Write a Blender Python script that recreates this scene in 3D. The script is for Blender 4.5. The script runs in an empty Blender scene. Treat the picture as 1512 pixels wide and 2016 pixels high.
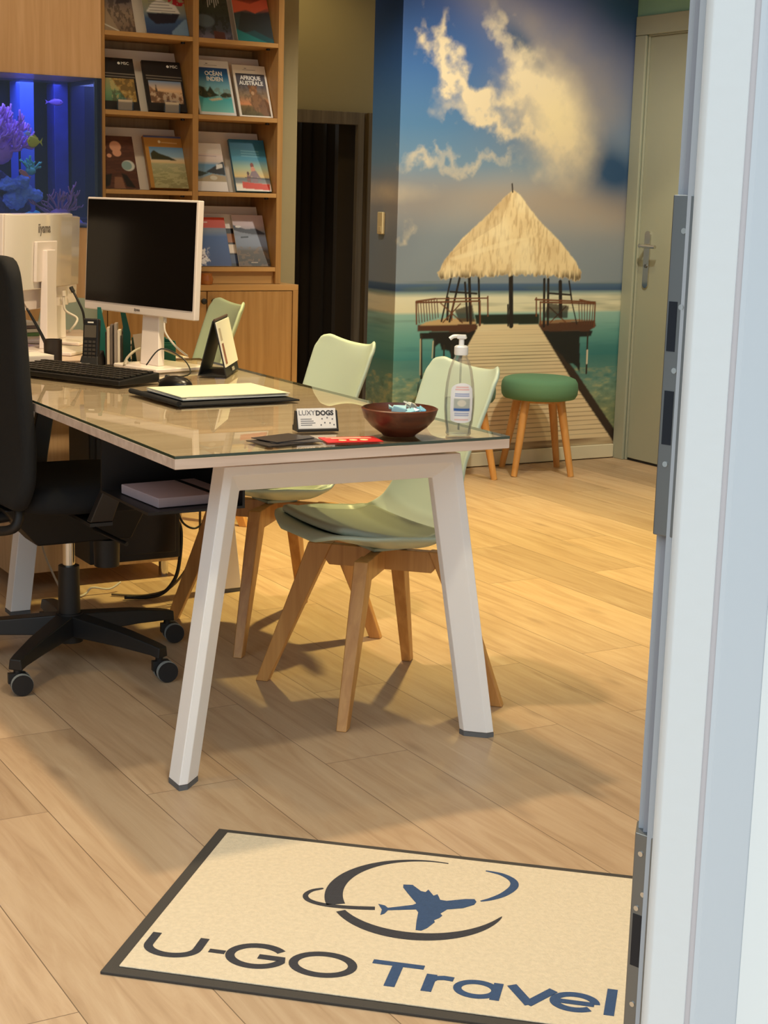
import bpy, bmesh, math, random
import numpy as np
from mathutils import Vector, Matrix
PI = math.pi
C = bpy.context.scene.collection
SC = bpy.context.scene

# ------------------------------------------------------------------ camera, world, lights, exposure
cam_data = bpy.data.cameras.new('camera')
cam_data.sensor_fit = 'VERTICAL'
cam_data.sensor_height = 36.0
cam_data.lens = 36.0 * 3118.0 / 2016.0
cam_data.clip_start = 0.05
cam = bpy.data.objects.new('camera', cam_data)
C.objects.link(cam)
_y, _p, _r = 0.52660778, -0.19631356, 0.02797308
_f = Vector((math.sin(_y)*math.cos(_p), math.cos(_y)*math.cos(_p), math.sin(_p)))
_rt = Vector((math.cos(_y), -math.sin(_y), 0))
_u = _rt.cross(_f)
_r2 = _rt*math.cos(_r) + _u*math.sin(_r)
_u2 = _u*math.cos(_r) - _rt*math.sin(_r)
_m = Matrix((_r2, _u2, -_f)).transposed().to_4x4()
_m.translation = (0, 0, 1.26)
cam.matrix_world = _m
SC.camera = cam

SC.view_settings.view_transform = 'Standard'
SC.view_settings.look = 'None'
SC.view_settings.gamma = 1.0
SC.view_settings.use_curve_mapping = False
SC.view_settings.exposure = 0.0

w = bpy.data.worlds.new('sky')
SC.world = w
w.use_nodes = True
bg = w.node_tree.nodes['Background']
bg.inputs['Strength'].default_value = 1.0
_nt = w.node_tree
_tc = _nt.nodes.new('ShaderNodeTexCoord'); _sx = _nt.nodes.new('ShaderNodeSeparateXYZ'); _cr = _nt.nodes.new('ShaderNodeValToRGB')
_nt.links.new(_tc.outputs['Generated'], _sx.inputs[0])
_mr = _nt.nodes.new('ShaderNodeMapRange'); _mr.inputs['From Min'].default_value = -1; _mr.inputs['From Max'].default_value = 1
_nt.links.new(_sx.outputs['Z'], _mr.inputs['Value']); _nt.links.new(_mr.outputs['Result'], _cr.inputs['Fac'])
# overcast sky above a street: grey ground, darker house fronts opposite, bright cloud
SKY = 2.5
for _i, (_p, _v) in enumerate(((0.0, 0.20), (0.48, 0.20), (0.52, 0.14), (0.66, 0.20), (0.74, 1.0))):
    _e = _cr.color_ramp.elements[_i] if _i < 2 else _cr.color_ramp.elements.new(_p)
    _e.position = _p; _e.color = (_v*0.79, _v*0.92, _v*1.0, 1)
_vm = _nt.nodes.new('ShaderNodeVectorMath'); _vm.operation = 'SCALE'; _vm.inputs['Scale'].default_value = SKY
_nt.links.new(_cr.outputs['Color'], _vm.inputs[0]); _nt.links.new(_vm.outputs['Vector'], bg.inputs['Color'])

def lamp(name, kind, loc, target, energy, color, size=0.05, spot=100, blend=0.5, sy=None):
    d = bpy.data.lights.new(name, kind)
    d.energy = energy; d.color = color
    if kind == 'AREA':
        d.shape = 'RECTANGLE'; d.size = size; d.size_y = sy or size
    else:
        d.shadow_soft_size = size
    if kind == 'SPOT':
        d.spot_size = math.radians(spot); d.spot_blend = blend
    o = bpy.data.objects.new(name, d)
    o.location = loc
    o.rotation_euler = (Vector(target)-Vector(loc)).to_track_quat('-Z', 'Y').to_euler()
    C.objects.link(o)
    return o
WARM = (1.0, 0.82, 0.34)
WARM2 = (1.0, 0.76, 0.50)
lamp('ceiling_spot_desk', 'SPOT', (1.62, 3.60, 2.66), (1.62, 3.60, 0), 150, (1.0, 0.78, 0.48), 0.05, 125, 0.6)
lamp('ceiling_spot_floor', 'SPOT', (2.95, 4.65, 2.66), (3.0, 4.6, 0), 435, (1.0, 0.82, 0.30), 0.05, 82, 0.9)
lamp('ceiling_spot_entrance', 'SPOT', (1.35, 2.15, 2.66), (1.35, 2.15, 0), 76, (1.0, 0.93, 0.70), 0.06, 110, 0.7)
lamp('ceiling_spot_left', 'SPOT', (0.55, 3.3, 2.66), (0.75, 3.3, 0), 30, (1.0, 0.74, 0.30), 0.06, 100, 0.7)
lamp('ceiling_spot_mural', 'SPOT', (3.85, 4.75, 2.66), (4.25, 6.2, 0.8), 116, (1.0, 0.97, 0.80), 0.05, 85, 0.7)
lamp('ceiling_spot_cabinet', 'SPOT', (1.9, 5.3, 2.66), (1.9, 5.8, 0.8), 20, (1.0, 0.88, 0.62), 0.06, 120, 0.7)
lamp('corner_fill', 'SPOT', (2.75, 5.55, 2.66), (3.68, 6.42, 1.0), 36, (1.0, 0.95, 0.85), 0.05, 56, 0.8)  # added fill lamp that lifts the dim mural return
lamp('ceiling_spot_stools', 'SPOT', (4.15, 5.05, 2.66), (4.48, 5.80, 0), 42, (1.0, 0.86, 0.50), 0.04, 60, 0.25)
lamp('ceiling_panel', 'AREA', (1.2, 4.4, 2.64), (1.2, 4.4, 0), 3, WARM2, 1.2, sy=0.3)
lamp('passage_fill', 'SPOT', (3.6, 7.0, 2.66), (3.7, 7.3, 1.2), 14, (1.0, 0.80, 0.36), 0.05, 120, 0.7)  # fill added to brighten the olive walls of the passage

# ------------------------------------------------------------------ materials
def lin(c):
    c = c/255.0
    return c/12.92 if c <= 0.04045 else ((c+0.055)/1.055)**2.4
def S(r, g, b): return (lin(r), lin(g), lin(b), 1.0)
_mats = {}
def mat(name, col, rough=0.5, metal=0.0, bump=0.0, bscale=200.0, var=0.0, vscale=8.0, spec=0.5, trans=0.0, coat=0.0, sheen=0.0):
    if name in _mats: return _mats[name]
    m = bpy.data.materials.new(name); m.use_nodes = True
    nt = m.node_tree; b = nt.nodes['Principled BSDF']
    b.inputs['Base Color'].default_value = col
    b.inputs['Roughness'].default_value = rough
    b.inputs['Metallic'].default_value = metal
    b.inputs['Specular IOR Level'].default_value = spec
    b.inputs['Transmission Weight'].default_value = trans
    b.inputs['Coat Weight'].default_value = coat
    b.inputs['Sheen Weight'].default_value = sheen
    tc = nt.nodes.new('ShaderNodeTexCoord')
    if var > 0:
        n = nt.nodes.new('ShaderNodeTexNoise'); n.inputs['Scale'].default_value = vscale; n.inputs['Detail'].default_value = 4
        nt.links.new(tc.outputs['Object'], n.inputs['Vector'])
        mx = nt.nodes.new('ShaderNodeMix'); mx.data_type = 'RGBA'
        mx.inputs[6].default_value = tuple(max(0, c*(1-var)) for c in col[:3])+(1,)
        mx.inputs[7].default_value = tuple(min(1, c*(1+var)) for c in col[:3])+(1,)
        nt.links.new(n.outputs['Fac'], mx.inputs[0]); nt.links.new(mx.outputs[2], b.inputs['Base Color'])
    if bump > 0:
        n2 = nt.nodes.new('ShaderNodeTexNoise'); n2.inputs['Scale'].default_value = bscale; n2.inputs['Detail'].default_value = 3
        nt.links.new(tc.outputs['Object'], n2.inputs['Vector'])
        bp = nt.nodes.new('ShaderNodeBump'); bp.inputs['Strength'].default_value = bump; bp.inputs['Distance'].default_value = 0.002
        nt.links.new(n2.outputs['Fac'], bp.inputs['Height']); nt.links.new(bp.outputs['Normal'], b.inputs['Normal'])
    _mats[name] = m
    return m
def wood(name, c1, c2, axis='z', rough=0.45, scale=1.0, bump=0.1, contrast=(0.35, 0.7)):
    if name in _mats: return _mats[name]
    m = bpy.data.materials.new(name); m.use_nodes = True
    nt = m.node_tree; b = nt.nodes['Principled BSDF']; b.inputs['Roughness'].default_value = rough
    tc = nt.nodes.new('ShaderNodeTexCoord'); mp = nt.nodes.new('ShaderNodeMapping')
    s = {'x': (1.5, 30, 30), 'y': (30, 1.5, 30), 'z': (30, 30, 1.5)}[axis]
    mp.inputs['Scale'].default_value = [k*scale for k in s]
    n = nt.nodes.new('ShaderNodeTexNoise'); n.inputs['Scale'].default_value = 1.6; n.inputs['Detail'].default_value = 6; n.inputs['Distortion'].default_value = 0.6
    cr = nt.nodes.new('ShaderNodeValToRGB')
    cr.color_ramp.elements[0].position = contrast[0]; cr.color_ramp.elements[0].color = c1
    cr.color_ramp.elements[1].position = contrast[1]; cr.color_ramp.elements[1].color = c2
    nt.links.new(tc.outputs['Object'], mp.inputs['Vector']); nt.links.new(mp.outputs['Vector'], n.inputs['Vector'])
    nt.links.new(n.outputs['Fac'], cr.inputs['Fac']); nt.links.new(cr.outputs['Color'], b.inputs['Base Color'])
    if bump:
        bp = nt.nodes.new('ShaderNodeBump'); bp.inputs['Strength'].default_value = bump; bp.inputs['Distance'].default_value = 0.001
        nt.links.new(n.outputs['Fac'], bp.inputs['Height']); nt.links.new(bp.outputs['Normal'], b.inputs['Normal'])
    _mats[name] = m
    return m
def clear(name, tint=(1, 1, 1, 1), refl=1.0, ior=1.45, rough=0.0, haze=0.0):
    if name in _mats: return _mats[name]
    m = bpy.data.materials.new(name); m.use_nodes = True
    nt = m.node_tree; nt.nodes.remove(nt.nodes['Principled BSDF'])
    out = [n for n in nt.nodes if n.type == 'OUTPUT_MATERIAL'][0]
    t = nt.nodes.new('ShaderNodeBsdfTransparent'); t.inputs['Color'].default_value = tint
    g = nt.nodes.new('ShaderNodeBsdfGlossy'); g.inputs['Roughness'].default_value = rough
    fr = nt.nodes.new('ShaderNodeFresnel'); fr.inputs['IOR'].default_value = ior
    ml = nt.nodes.new('ShaderNodeMath'); ml.operation = 'MULTIPLY'; ml.inputs[1].default_value = refl; ml.use_clamp = True
    mx = nt.nodes.new('ShaderNodeMixShader')
    nt.links.new(fr.outputs['Fac'], ml.inputs[0]); nt.links.new(ml.outputs['Value'], mx.inputs['Fac'])
    nt.links.new(t.outputs['BSDF'], mx.inputs[1]); nt.links.new(g.outputs['BSDF'], mx.inputs[2])
    last = mx
    if haze:
        df = nt.nodes.new('ShaderNodeBsdfTranslucent'); df.inputs['Color'].default_value = (0.95, 0.95, 0.93, 1)
        d2 = nt.nodes.new('ShaderNodeBsdfDiffuse'); d2.inputs['Color'].default_value = (0.95, 0.95, 0.93, 1)
        ad = nt.nodes.new('ShaderNodeMixShader'); nt.links.new(df.outputs[0], ad.inputs[1]); nt.links.new(d2.outputs[0], ad.inputs[2])
        last = nt.nodes.new('ShaderNodeMixShader'); last.inputs['Fac'].default_value = haze
        nt.links.new(mx.outputs[0], last.inputs[1]); nt.links.new(ad.outputs[0], last.inputs[2])
    nt.links.new(last.outputs['Shader'], out.inputs['Surface'])
    _mats[name] = m
    return m
def printed(name, rough=0.4, coat=0.0):
    if name in _mats: return _mats[name]
    m = bpy.data.materials.new(name); m.use_nodes = True
    nt = m.node_tree; b = nt.nodes['Principled BSDF']; b.inputs['Roughness'].default_value = rough; b.inputs['Coat Weight'].default_value = coat
    a = nt.nodes.new('ShaderNodeAttribute'); a.attribute_name = 'ink'
    nt.links.new(a.outputs['Color'], b.inputs['Base Color'])
    _mats[name] = m
    return m

# ------------------------------------------------------------------ mesh helpers
class B:
    def __init__(s): s.bm = bmesh.new(); s.mi = 0
    def _f(s, vs):
        try:
            f = s.bm.faces.new(vs); f.material_index = s.mi; return f
        except ValueError: return None
    def box(s, x0, x1, y0, y1, z0, z1, M=None):
        P = [Vector((x, y, z)) for x in (x0, x1) for y in (y0, y1) for z in (z0, z1)]
        if M is not None: P = [M @ p for p in P]
        v = [s.bm.verts.new(p) for p in P]
        for q in ((0, 1, 3, 2), (4, 6, 7, 5), (0, 4, 5, 1), (2, 3, 7, 6), (0, 2, 6, 4), (1, 5, 7, 3)): s._f([v[i] for i in q])
        return s
    def hexa(s, bot, top):
        v = [s.bm.verts.new(p) for p in list(bot)+list(top)]; n = len(bot)
        s._f(v[:n][::-1]); s._f(v[n:])
        for i in range(n): s._f([v[i], v[(i+1) % n], v[n+(i+1) % n], v[n+i]])
        return s
    def prism(s, poly, z0, z1, M=None):
        b = [Vector((p[0], p[1], z0)) for p in poly]; t = [Vector((p[0], p[1], z1)) for p in poly]
        if M is not None: b = [M @ p for p in b]; t = [M @ p for p in t]
        return s.hexa(b, t)
    def loft(s, rings, cap=True, close=True):
        R = [[s.bm.verts.new(p) for p in r] for r in rings]; n = len(R[0])
        for a, b in zip(R[:-1], R[1:]):
            for i in range(n if close else n-1): s._f([a[i], a[(i+1) % n], b[(i+1) % n], b[i]])
        if cap: s._f(R[0][::-1]); s._f(R[-1])
        return s
    def cyl(s, p0, p1, r0, r1=None, n=16, cap=True, M=None):
        p0 = Vector(p0); p1 = Vector(p1); r1 = r0 if r1 is None else r1
        d = (p1-p0).normalized(); a = d.orthogonal().normalized(); b = d.cross(a)
        rr = [[p+(a*math.cos(2*PI*i/n)+b*math.sin(2*PI*i/n))*r for i in range(n)] for p, r in ((p0, r0), (p1, r1))]
        if M is not None: rr = [[M @ q for q in r] for r in rr]
        return s.loft(rr, cap)
    def lathe(s, prof, n=32, c=(0, 0, 0), sx=1, sy=1, cap=True):
        c = Vector(c)
        return s.loft([[c+Vector((r*sx*math.cos(2*PI*i/n), r*sy*math.sin(2*PI*i/n), z)) for i in range(n)] for r, z in prof], cap)
    def tube(s, pts, r, n=8, sub=6):
        P = [Vector(p) for p in pts]
        if sub > 1 and len(P) > 2:
            Q = []
            for i in range(len(P)-1):
                a = P[max(i-1, 0)]; b = P[i]; c = P[i+1]; d = P[min(i+2, len(P)-1)]
                for k in range(sub):
                    t = k/sub
                    Q.append(0.5*((2*b)+(c-a)*t+(2*a-5*b+4*c-d)*t*t+(-a+3*b-3*c+d)*t**3))
            P = Q+[P[-1]]
        rings = []; a = None
        for i, p in enumerate(P):
            d = (P[min(i+1, len(P)-1)]-P[max(i-1, 0)]).normalized()
            a = d.orthogonal().normalized() if a is None else (a-d*a.dot(d)).normalized()
            b = d.cross(a); rad = r(i/(len(P)-1)) if callable(r) else r
            rings.append([p+(a*math.cos(2*PI*k/n)+b*math.sin(2*PI*k/n))*rad for k in range(n)])
        return s.loft(rings)
    def ribbon(s, pts, wd, z0, z1, closed=False):
        P = [Vector((p[0], p[1])) for p in pts]; n = len(P)
        L = []; R = []
        for i, p in enumerate(P):
            a = P[(i-1) % n] if closed or i > 0 else p
            b = P[(i+1) % n] if closed or i < n-1 else p
            d = (b-a).normalized(); nn = Vector((-d.y, d.x))
            k = wd(i/(n-1)) if callable(wd) else wd
            L.append(p+nn*k/2); R.append(p-nn*k/2)
        for i in range(n if closed else n-1):
            j = (i+1) % n
            s.prism([R[i], R[j], L[j], L[i]], z0, z1)
        return s
    def grid(s, fn, nu, nv):
        V = [[s.bm.verts.new(fn(i/nu, j/nv)) for i in range(nu+1)] for j in range(nv+1)]
        for j in range(nv):
            for i in range(nu): s._f([V[j][i], V[j][i+1], V[j+1][i+1], V[j+1][i]])
        return s
    def ball(s, c, rx, ry=None, rz=None, n=16, m=10, M=None):
        ry = ry or rx; rz = rz or rx; c = Vector(c)
        rings = []
        for j in range(m+1):
            t = -PI/2+PI*j/m; k = max(math.cos(t), 0.02)
            rings.append([c+Vector((rx*k*math.cos(2*PI*i/n), ry*k*math.sin(2*PI*i/n), rz*math.sin(t))) for i in range(n)])
        if M is not None: rings = [[M @ q for q in r] for r in rings]
        return s.loft(rings)
    def build(s, name, m, parent=None, smooth=None, bevel=0, seg=2, loc=None, rot=None, solid=0, sub=0):
        me = bpy.data.meshes.new(name)
        bmesh.ops.recalc_face_normals(s.bm, faces=s.bm.faces[:])
        s.bm.to_mesh(me); s.bm.free()
        for k in (m if isinstance(m, (list, tuple)) else [m]): me.materials.append(k)
        if smooth:
            me.polygons.foreach_set('use_smooth', [True]*len(me.polygons))
            if smooth < 179: me.set_sharp_from_angle(angle=math.radians(smooth))
        o = bpy.data.objects.new(name, me); C.objects.link(o)
        if parent: o.parent = parent
        if loc is not None: o.location = loc
        if rot is not None: o.rotation_euler = rot
        if solid:
            md = o.modifiers.new('solidify', 'SOLIDIFY'); md.thickness = solid; md.offset = 0
        if bevel:
            md = o.modifiers.new('bevel', 'BEVEL'); md.width = bevel; md.segments = seg; md.limit_method = 'ANGLE'; md.angle_limit = math.radians(40)
            if not smooth:
                me.polygons.foreach_set('use_smooth', [True]*len(me.polygons)); md.harden_normals = True
        if sub:
            md = o.modifiers.new('subdivision', 'SUBSURF'); md.levels = sub; md.render_levels = sub
        return o
def tag(o, label, cat, group=None, kind=None):
    if label: o['label'] = label
    if cat: o['category'] = cat
    if group: o['group'] = group
    if kind: o['kind'] = kind
    return o
def struct(o): o['kind'] = 'structure'; return o
def thing(name, label, cat, loc=(0, 0, 0), rz=0, group=None, rot=None):
    o = bpy.data.objects.new(name, None); C.objects.link(o); o.empty_display_size = 0.05
    o.location = loc; o.rotation_euler = rot or (0, 0, rz)
    return tag(o, label, cat, group)
def copy_tree(o, parent=None):
    c = o.copy(); C.objects.link(c)
    if parent: c.parent = parent
    for ch in list(o.children): copy_tree(ch, c)
    return c
def text(s, size, m, parent, loc, rot=(PI/2, 0, 0), sx=1.0, depth=0.0004, name='lettering', bold=0.0, align='CENTER'):
    cu = bpy.data.curves.new('tmp', 'FONT'); cu.body = s; cu.size = size; cu.align_x = align; cu.align_y = 'CENTER'; cu.extrude = depth; cu.offset = bold; cu.resolution_u = 3
    t = bpy.data.objects.new('tmp', cu); C.objects.link(t)
    bpy.context.view_layer.update()
    me = bpy.data.meshes.new_from_object(t.evaluated_get(bpy.context.evaluated_depsgraph_get()))
    bpy.data.objects.remove(t); bpy.data.curves.remove(cu)
    me.materials.clear(); me.materials.append(m); me.name = name
    o = bpy.data.objects.new(name, me); C.objects.link(o); o.parent = parent; o.location = loc; o.rotation_euler = rot; o.scale = (sx, 1, 1)
    return o

# ------------------------------------------------------------------ picture painter for printed surfaces (mural, brochure covers)
class Pic:
    def __init__(s, w, h, x0=0, x1=1, y0=0, y1=1):
        s.w, s.h = w, h
        s.X, s.Y = np.meshgrid(np.linspace(x0, x1, w), np.linspace(y0, y1, h))
        s.a = np.zeros((h, w, 3))
    def col(s, c): return np.array(c[:3] if max(c) <= 1.0 else S(*c[:3])[:3])
    def mix(s, m, c):
        m = np.clip(m, 0, 1)[..., None]; c = c if isinstance(c, np.ndarray) and c.ndim == 3 else s.col(c)
        s.a = s.a*(1-m)+c*m
    def fill(s, c): s.a[:] = s.col(c)
    def vgrad(s, stops):
        ys = [p[0] for p in stops]; cs = np.array([s.col(p[1]) for p in stops])
        s.a = np.stack([np.interp(s.Y, ys, cs[:, k]) for k in range(3)], -1)
    def soft(s, m, n=1):
        for _ in range(n):
            p = np.pad(m, 1, mode='edge')
            m = (p[1:-1, 1:-1]*4+p[:-2, 1:-1]*2+p[2:, 1:-1]*2+p[1:-1, :-2]*2+p[1:-1, 2:]*2+p[:-2, :-2]+p[2:, 2:]+p[:-2, 2:]+p[2:, :-2])/16
        return m
    def pmask(s, pts, dx=0, dy=0):
        X = s.X+dx; Y = s.Y+dy; ins = np.zeros(X.shape, bool); n = len(pts)
        for i in range(n):
            x1, y1 = pts[i]; x2, y2 = pts[(i+1) % n]
            if y1 == y2: continue
            ins ^= ((y1 > Y) != (y2 > Y)) & (X < (x2-x1)*(Y-y1)/(y2-y1)+x1)
        return ins.astype(float)
    def poly(s, pts, c, n=1, dx=0, dy=0, k=1.0): s.mix(s.soft(s.pmask(pts, dx, dy), n)*k, c)
    def line(s, a, b, w, c, k=1.0):
        ax, ay = a; bx, by = b; L2 = (bx-ax)**2+(by-ay)**2
        t = np.clip(((s.X-ax)*(bx-ax)+(s.Y-ay)*(by-ay))/L2, 0, 1)
        d = np.hypot(s.X-ax-t*(bx-ax), s.Y-ay-t*(by-ay)); e = (s.X[0, 1]-s.X[0, 0])
        s.mix(np.clip((w/2-d)/e+0.5, 0, 1)*k, c)
    def blob(s, cx, cy, rx, ry, ang=0, X=None, Y=None):
        X = s.X if X is None else X; Y = s.Y if Y is None else Y
        ca, sa = math.cos(ang), math.sin(ang)
        u = ((X-cx)*ca+(Y-cy)*sa)/rx; v = (-(X-cx)*sa+(Y-cy)*ca)/ry
        return np.exp(-(u*u+v*v))
    def ell(s, cx, cy, rx, ry, c, ang=0, hard=6, k=1.0):
        ca, sa = math.cos(ang), math.sin(ang)
        u = ((s.X-cx)*ca+(s.Y-cy)*sa)/rx; v = (-(s.X-cx)*sa+(s.Y-cy)*ca)/ry
        s.mix(np.clip((1-np.hypot(u, v))*hard, 0, 1)*k, c)
    def noise(s, fx, fy, seed=0, octv=4):
        rs = np.random.RandomState(seed); out = np.zeros(s.X.shape); amp = 1.0; tot = 0
        for o in range(octv):
            G = rs.rand(97, 97); x = s.X*fx*2**o+rs.rand()*50; y = s.Y*fy*2**o+rs.rand()*50
            xi = np.floor(x).astype(int); yi = np.floor(y).astype(int); tx = x-xi; ty = y-yi
            tx = tx*tx*(3-2*tx); ty = ty*ty*(3-2*ty); a = xi % 97; b = (xi+1) % 97; c = yi % 97; d = (yi+1) % 97
            out += amp*((G[c, a]*(1-tx)+G[c, b]*tx)*(1-ty)+(G[d, a]*(1-tx)+G[d, b]*tx)*ty); tot += amp; amp *= 0.5
        return out/tot
    def mesh(s, name, fn, m, parent=None):
        u = np.linspace(0, 1, s.w); v = np.linspace(0, 1, s.h); U, V = np.meshgrid(u, v)
        co = np.stack(fn(U, V), -1).reshape(-1, 3)
        i = np.arange((s.h-1)*(s.w-1)); r = i//(s.w-1); c = i % (s.w-1); k = r*s.w+c
        f = np.stack([k, k+1, k+1+s.w, k+s.w], -1).astype(np.int32)
        me = bpy.data.meshes.new(name); nf = len(f)
        me.vertices.add(len(co)); me.vertices.foreach_set('co', co.astype(np.float32).ravel())
        me.loops.add(nf*4); me.loops.foreach_set('vertex_index', f.ravel())
        me.polygons.add(nf); me.polygons.foreach_set('loop_start', np.arange(0, nf*4, 4, dtype=np.int32))
        try: me.polygons.foreach_set('loop_total', np.full(nf, 4, np.int32))
        except Exception: pass
        me.update(calc_edges=True)
        at = me.attributes.new('ink', 'FLOAT_COLOR', 'POINT')
        rgba = np.ones((s.h*s.w, 4), np.float32); rgba[:, :3] = np.clip(s.a.reshape(-1, 3), 0, 1)
        at.data.foreach_set('color', rgba.ravel())
        me.materials.append(m)
        o = bpy.data.objects.new(name, me); C.objects.link(o)
        if parent: o.parent = parent
        return o

# ------------------------------------------------------------------ shared materials
OAK = wood('oak_veneer', S(168, 122, 66), S(186, 140, 82), 'z', 0.45, 1.0, 0.05)
OAKX = wood('oak_veneer_horizontal', S(180, 134, 76), S(198, 150, 90), 'x', 0.45, 1.0, 0.05)
PALE = wood('pale_oak', S(204, 178, 160), S(228, 204, 188), 'x', 0.4, 0.8, 0.05)
LEGW = wood('beech', S(190, 132, 70), S(214, 158, 92), 'z', 0.4, 0.8, 0.05)
WHITE = mat('white_powder_coat', S(246, 242, 240), 0.35)
PLASTW = mat('white_plastic', S(244, 232, 226), 0.25)
BLACK = mat('black_plastic', S(26, 24, 24), 0.45)
BLACKF = mat('black_fabric', S(20, 19, 20), 0.9, bump=0.4, bscale=900)
CHROME = mat('chrome', S(215, 212, 205), 0.15, 1.0)
MINT = mat('mint_plastic', S(190, 206, 188), 0.38)
SAGE = mat('sage_paint', S(164, 166, 148), 0.4)
STEEL = mat('grey_steel', S(128, 130, 130), 0.38, 0.85)
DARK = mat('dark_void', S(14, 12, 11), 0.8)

# ------------------------------------------------------------------ room shell
def floor_mat():
    m = bpy.data.materials.new('oak_plank_floor'); m.use_nodes = True
    nt = m.node_tree; L = nt.links.new; b = nt.nodes['Principled BSDF']; b.inputs['Roughness'].default_value = 0.42
    tc = nt.nodes.new('ShaderNodeTexCoord')
    mp = nt.nodes.new('ShaderNodeMapping'); mp.inputs['Rotation'].default_value = (0, 0, -PI/2); mp.inputs['Location'].default_value = (0.37, 0.103, 0)
    L(tc.outputs['Object'], mp.inputs['Vector'])
    br = nt.nodes.new('ShaderNodeTexBrick'); br.offset = 0.37; br.offset_frequency = 2
    br.inputs['Scale'].default_value = 1.0; br.inputs['Brick Width'].default_value = 1.28; br.inputs['Row Height'].default_value = 0.215
    br.inputs['Mortar Size'].default_value = 0.0011; br.inputs['Mortar Smooth'].default_value = 0.3; br.inputs['Bias'].default_value = 0.0
    br.inputs['Color1'].default_value = (0, 0, 0, 1); br.inputs['Color2'].default_value = (1, 1, 1, 1); br.inputs['Mortar'].default_value = (0.5, 0.5, 0.5, 1)
    L(mp.outputs['Vector'], br.inputs['Vector'])
    # per-plank offset for the grain
    ad = nt.nodes.new('ShaderNodeVectorMath'); ad.operation = 'MULTIPLY_ADD'; ad.inputs[1].default_value = (7.3, 3.1, 5.0)
    L(br.outputs['Color'], ad.inputs[0]); L(tc.outputs['Object'], ad.inputs[2])
    m2 = nt.nodes.new('ShaderNodeMapping'); m2.inputs['Scale'].default_value = (16, 1.3, 1); L(ad.outputs['Vector'], m2.inputs['Vector'])
    n = nt.nodes.new('ShaderNodeTexNoise'); n.inputs['Scale'].default_value = 1.5; n.inputs['Detail'].default_value = 8; n.inputs['Distortion'].default_value = 1.1; n.inputs['Roughness'].default_value = 0.62
    L(m2.outputs['Vector'], n.inputs['Vector'])
    cr = nt.nodes.new('ShaderNodeValToRGB')
    for i, (p, c) in enumerate(((0.25, S(166, 134, 102)), (0.45, S(184, 152, 119)), (0.62, S(194, 164, 131)), (0.8, S(206, 179, 147)))):
        e = cr.color_ramp.elements[i] if i < 2 else cr.color_ramp.elements.new(p)
        e.position = p; e.color = c
    L(n.outputs['Fac'], cr.inputs['Fac'])
    # knots
    m3 = nt.nodes.new('ShaderNodeMapping'); m3.inputs['Scale'].default_value = (5.5, 1.9, 1); L(ad.outputs['Vector'], m3.inputs['Vector'])
    vo = nt.nodes.new('ShaderNodeTexVoronoi'); vo.inputs['Scale'].default_value = 1.3; L(m3.outputs['Vector'], vo.inputs['Vector'])
    kr = nt.nodes.new('ShaderNodeMapRange'); kr.inputs['From Min'].default_value = 0.02; kr.inputs['From Max'].default_value = 0.16; kr.inputs['To Min'].default_value = 0.42; kr.inputs['To Max'].default_value = 0.0
    L(vo.outputs['Distance'], kr.inputs['Value'])
    mx = nt.nodes.new('ShaderNodeMix'); mx.data_type = 'RGBA'; mx.inputs[7].default_value = S(122, 94, 72)
    L(kr.outputs['Result'], mx.inputs[0]); L(cr.outputs['Color'], mx.inputs[6])
    # plank tone
    hs = nt.nodes.new('ShaderNodeHueSaturation'); vr = nt.nodes.new('ShaderNodeMapRange'); vr.inputs['To Min'].default_value = 0.84; vr.inputs['To Max'].default_value = 1.1
    L(br.outputs['Color'], vr.inputs['Value']); L(vr.outputs['Result'], hs.inputs['Value']); L(mx.outputs[2], hs.inputs['Color'])
    mo = nt.nodes.new('ShaderNodeMix'); mo.data_type = 'RGBA'; mo.inputs[7].default_value = S(112, 88, 66)
    L(br.outputs['Fac'], mo.inputs[0]); L(hs.outputs['Color'], mo.inputs[6]); L(mo.outputs[2], b.inputs['Base Color'])
    bp = nt.nodes.new('ShaderNodeBump'); bp.inputs['Strength'].default_value = 0.12; bp.inputs['Distance'].default_value = 0.001
    L(n.outputs['Fac'], bp.inputs['Height']); L(bp.outputs['Normal'], b.inputs['Normal'])
    return m
struct(B().box(-2.5, 7.2, -1.5, 9.2, -0.1, 0.0).build('floor', floor_mat()))
CEIL = mat('ceiling_paint', S(214, 200, 176), 0.9)
struct(B().prism([(-1.3, 3.3), (2.9, -0.5), (5.1, -0.5), (5.1, 9.0), (-1.3, 9.0)], 2.7, 2.8).build('ceiling', CEIL))
OLIVE = mat('olive_paint', S(158, 142, 104), 0.85, var=0.03)
GREEN = mat('seafoam_paint', S(138, 182, 164), 0.8)
struct(B().box(2.28, 3.325, 6.60, 6.72, 0, 2.7).box(-1.3, 2.28, 6.765, 6.88, 0, 2.7).build('wall_back', OLIVE))
struct(B().box(-1.42, -1.3, 3.0, 9.0, 0, 2.7).build('wall_left', OLIVE))
struct(B().box(4.0, 5.1, 6.285, 6.54, 0, 2.7).box(3.682, 4.0, 6.285, 6.54, 0, 2.7).build('wall_center', OLIVE))
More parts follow.
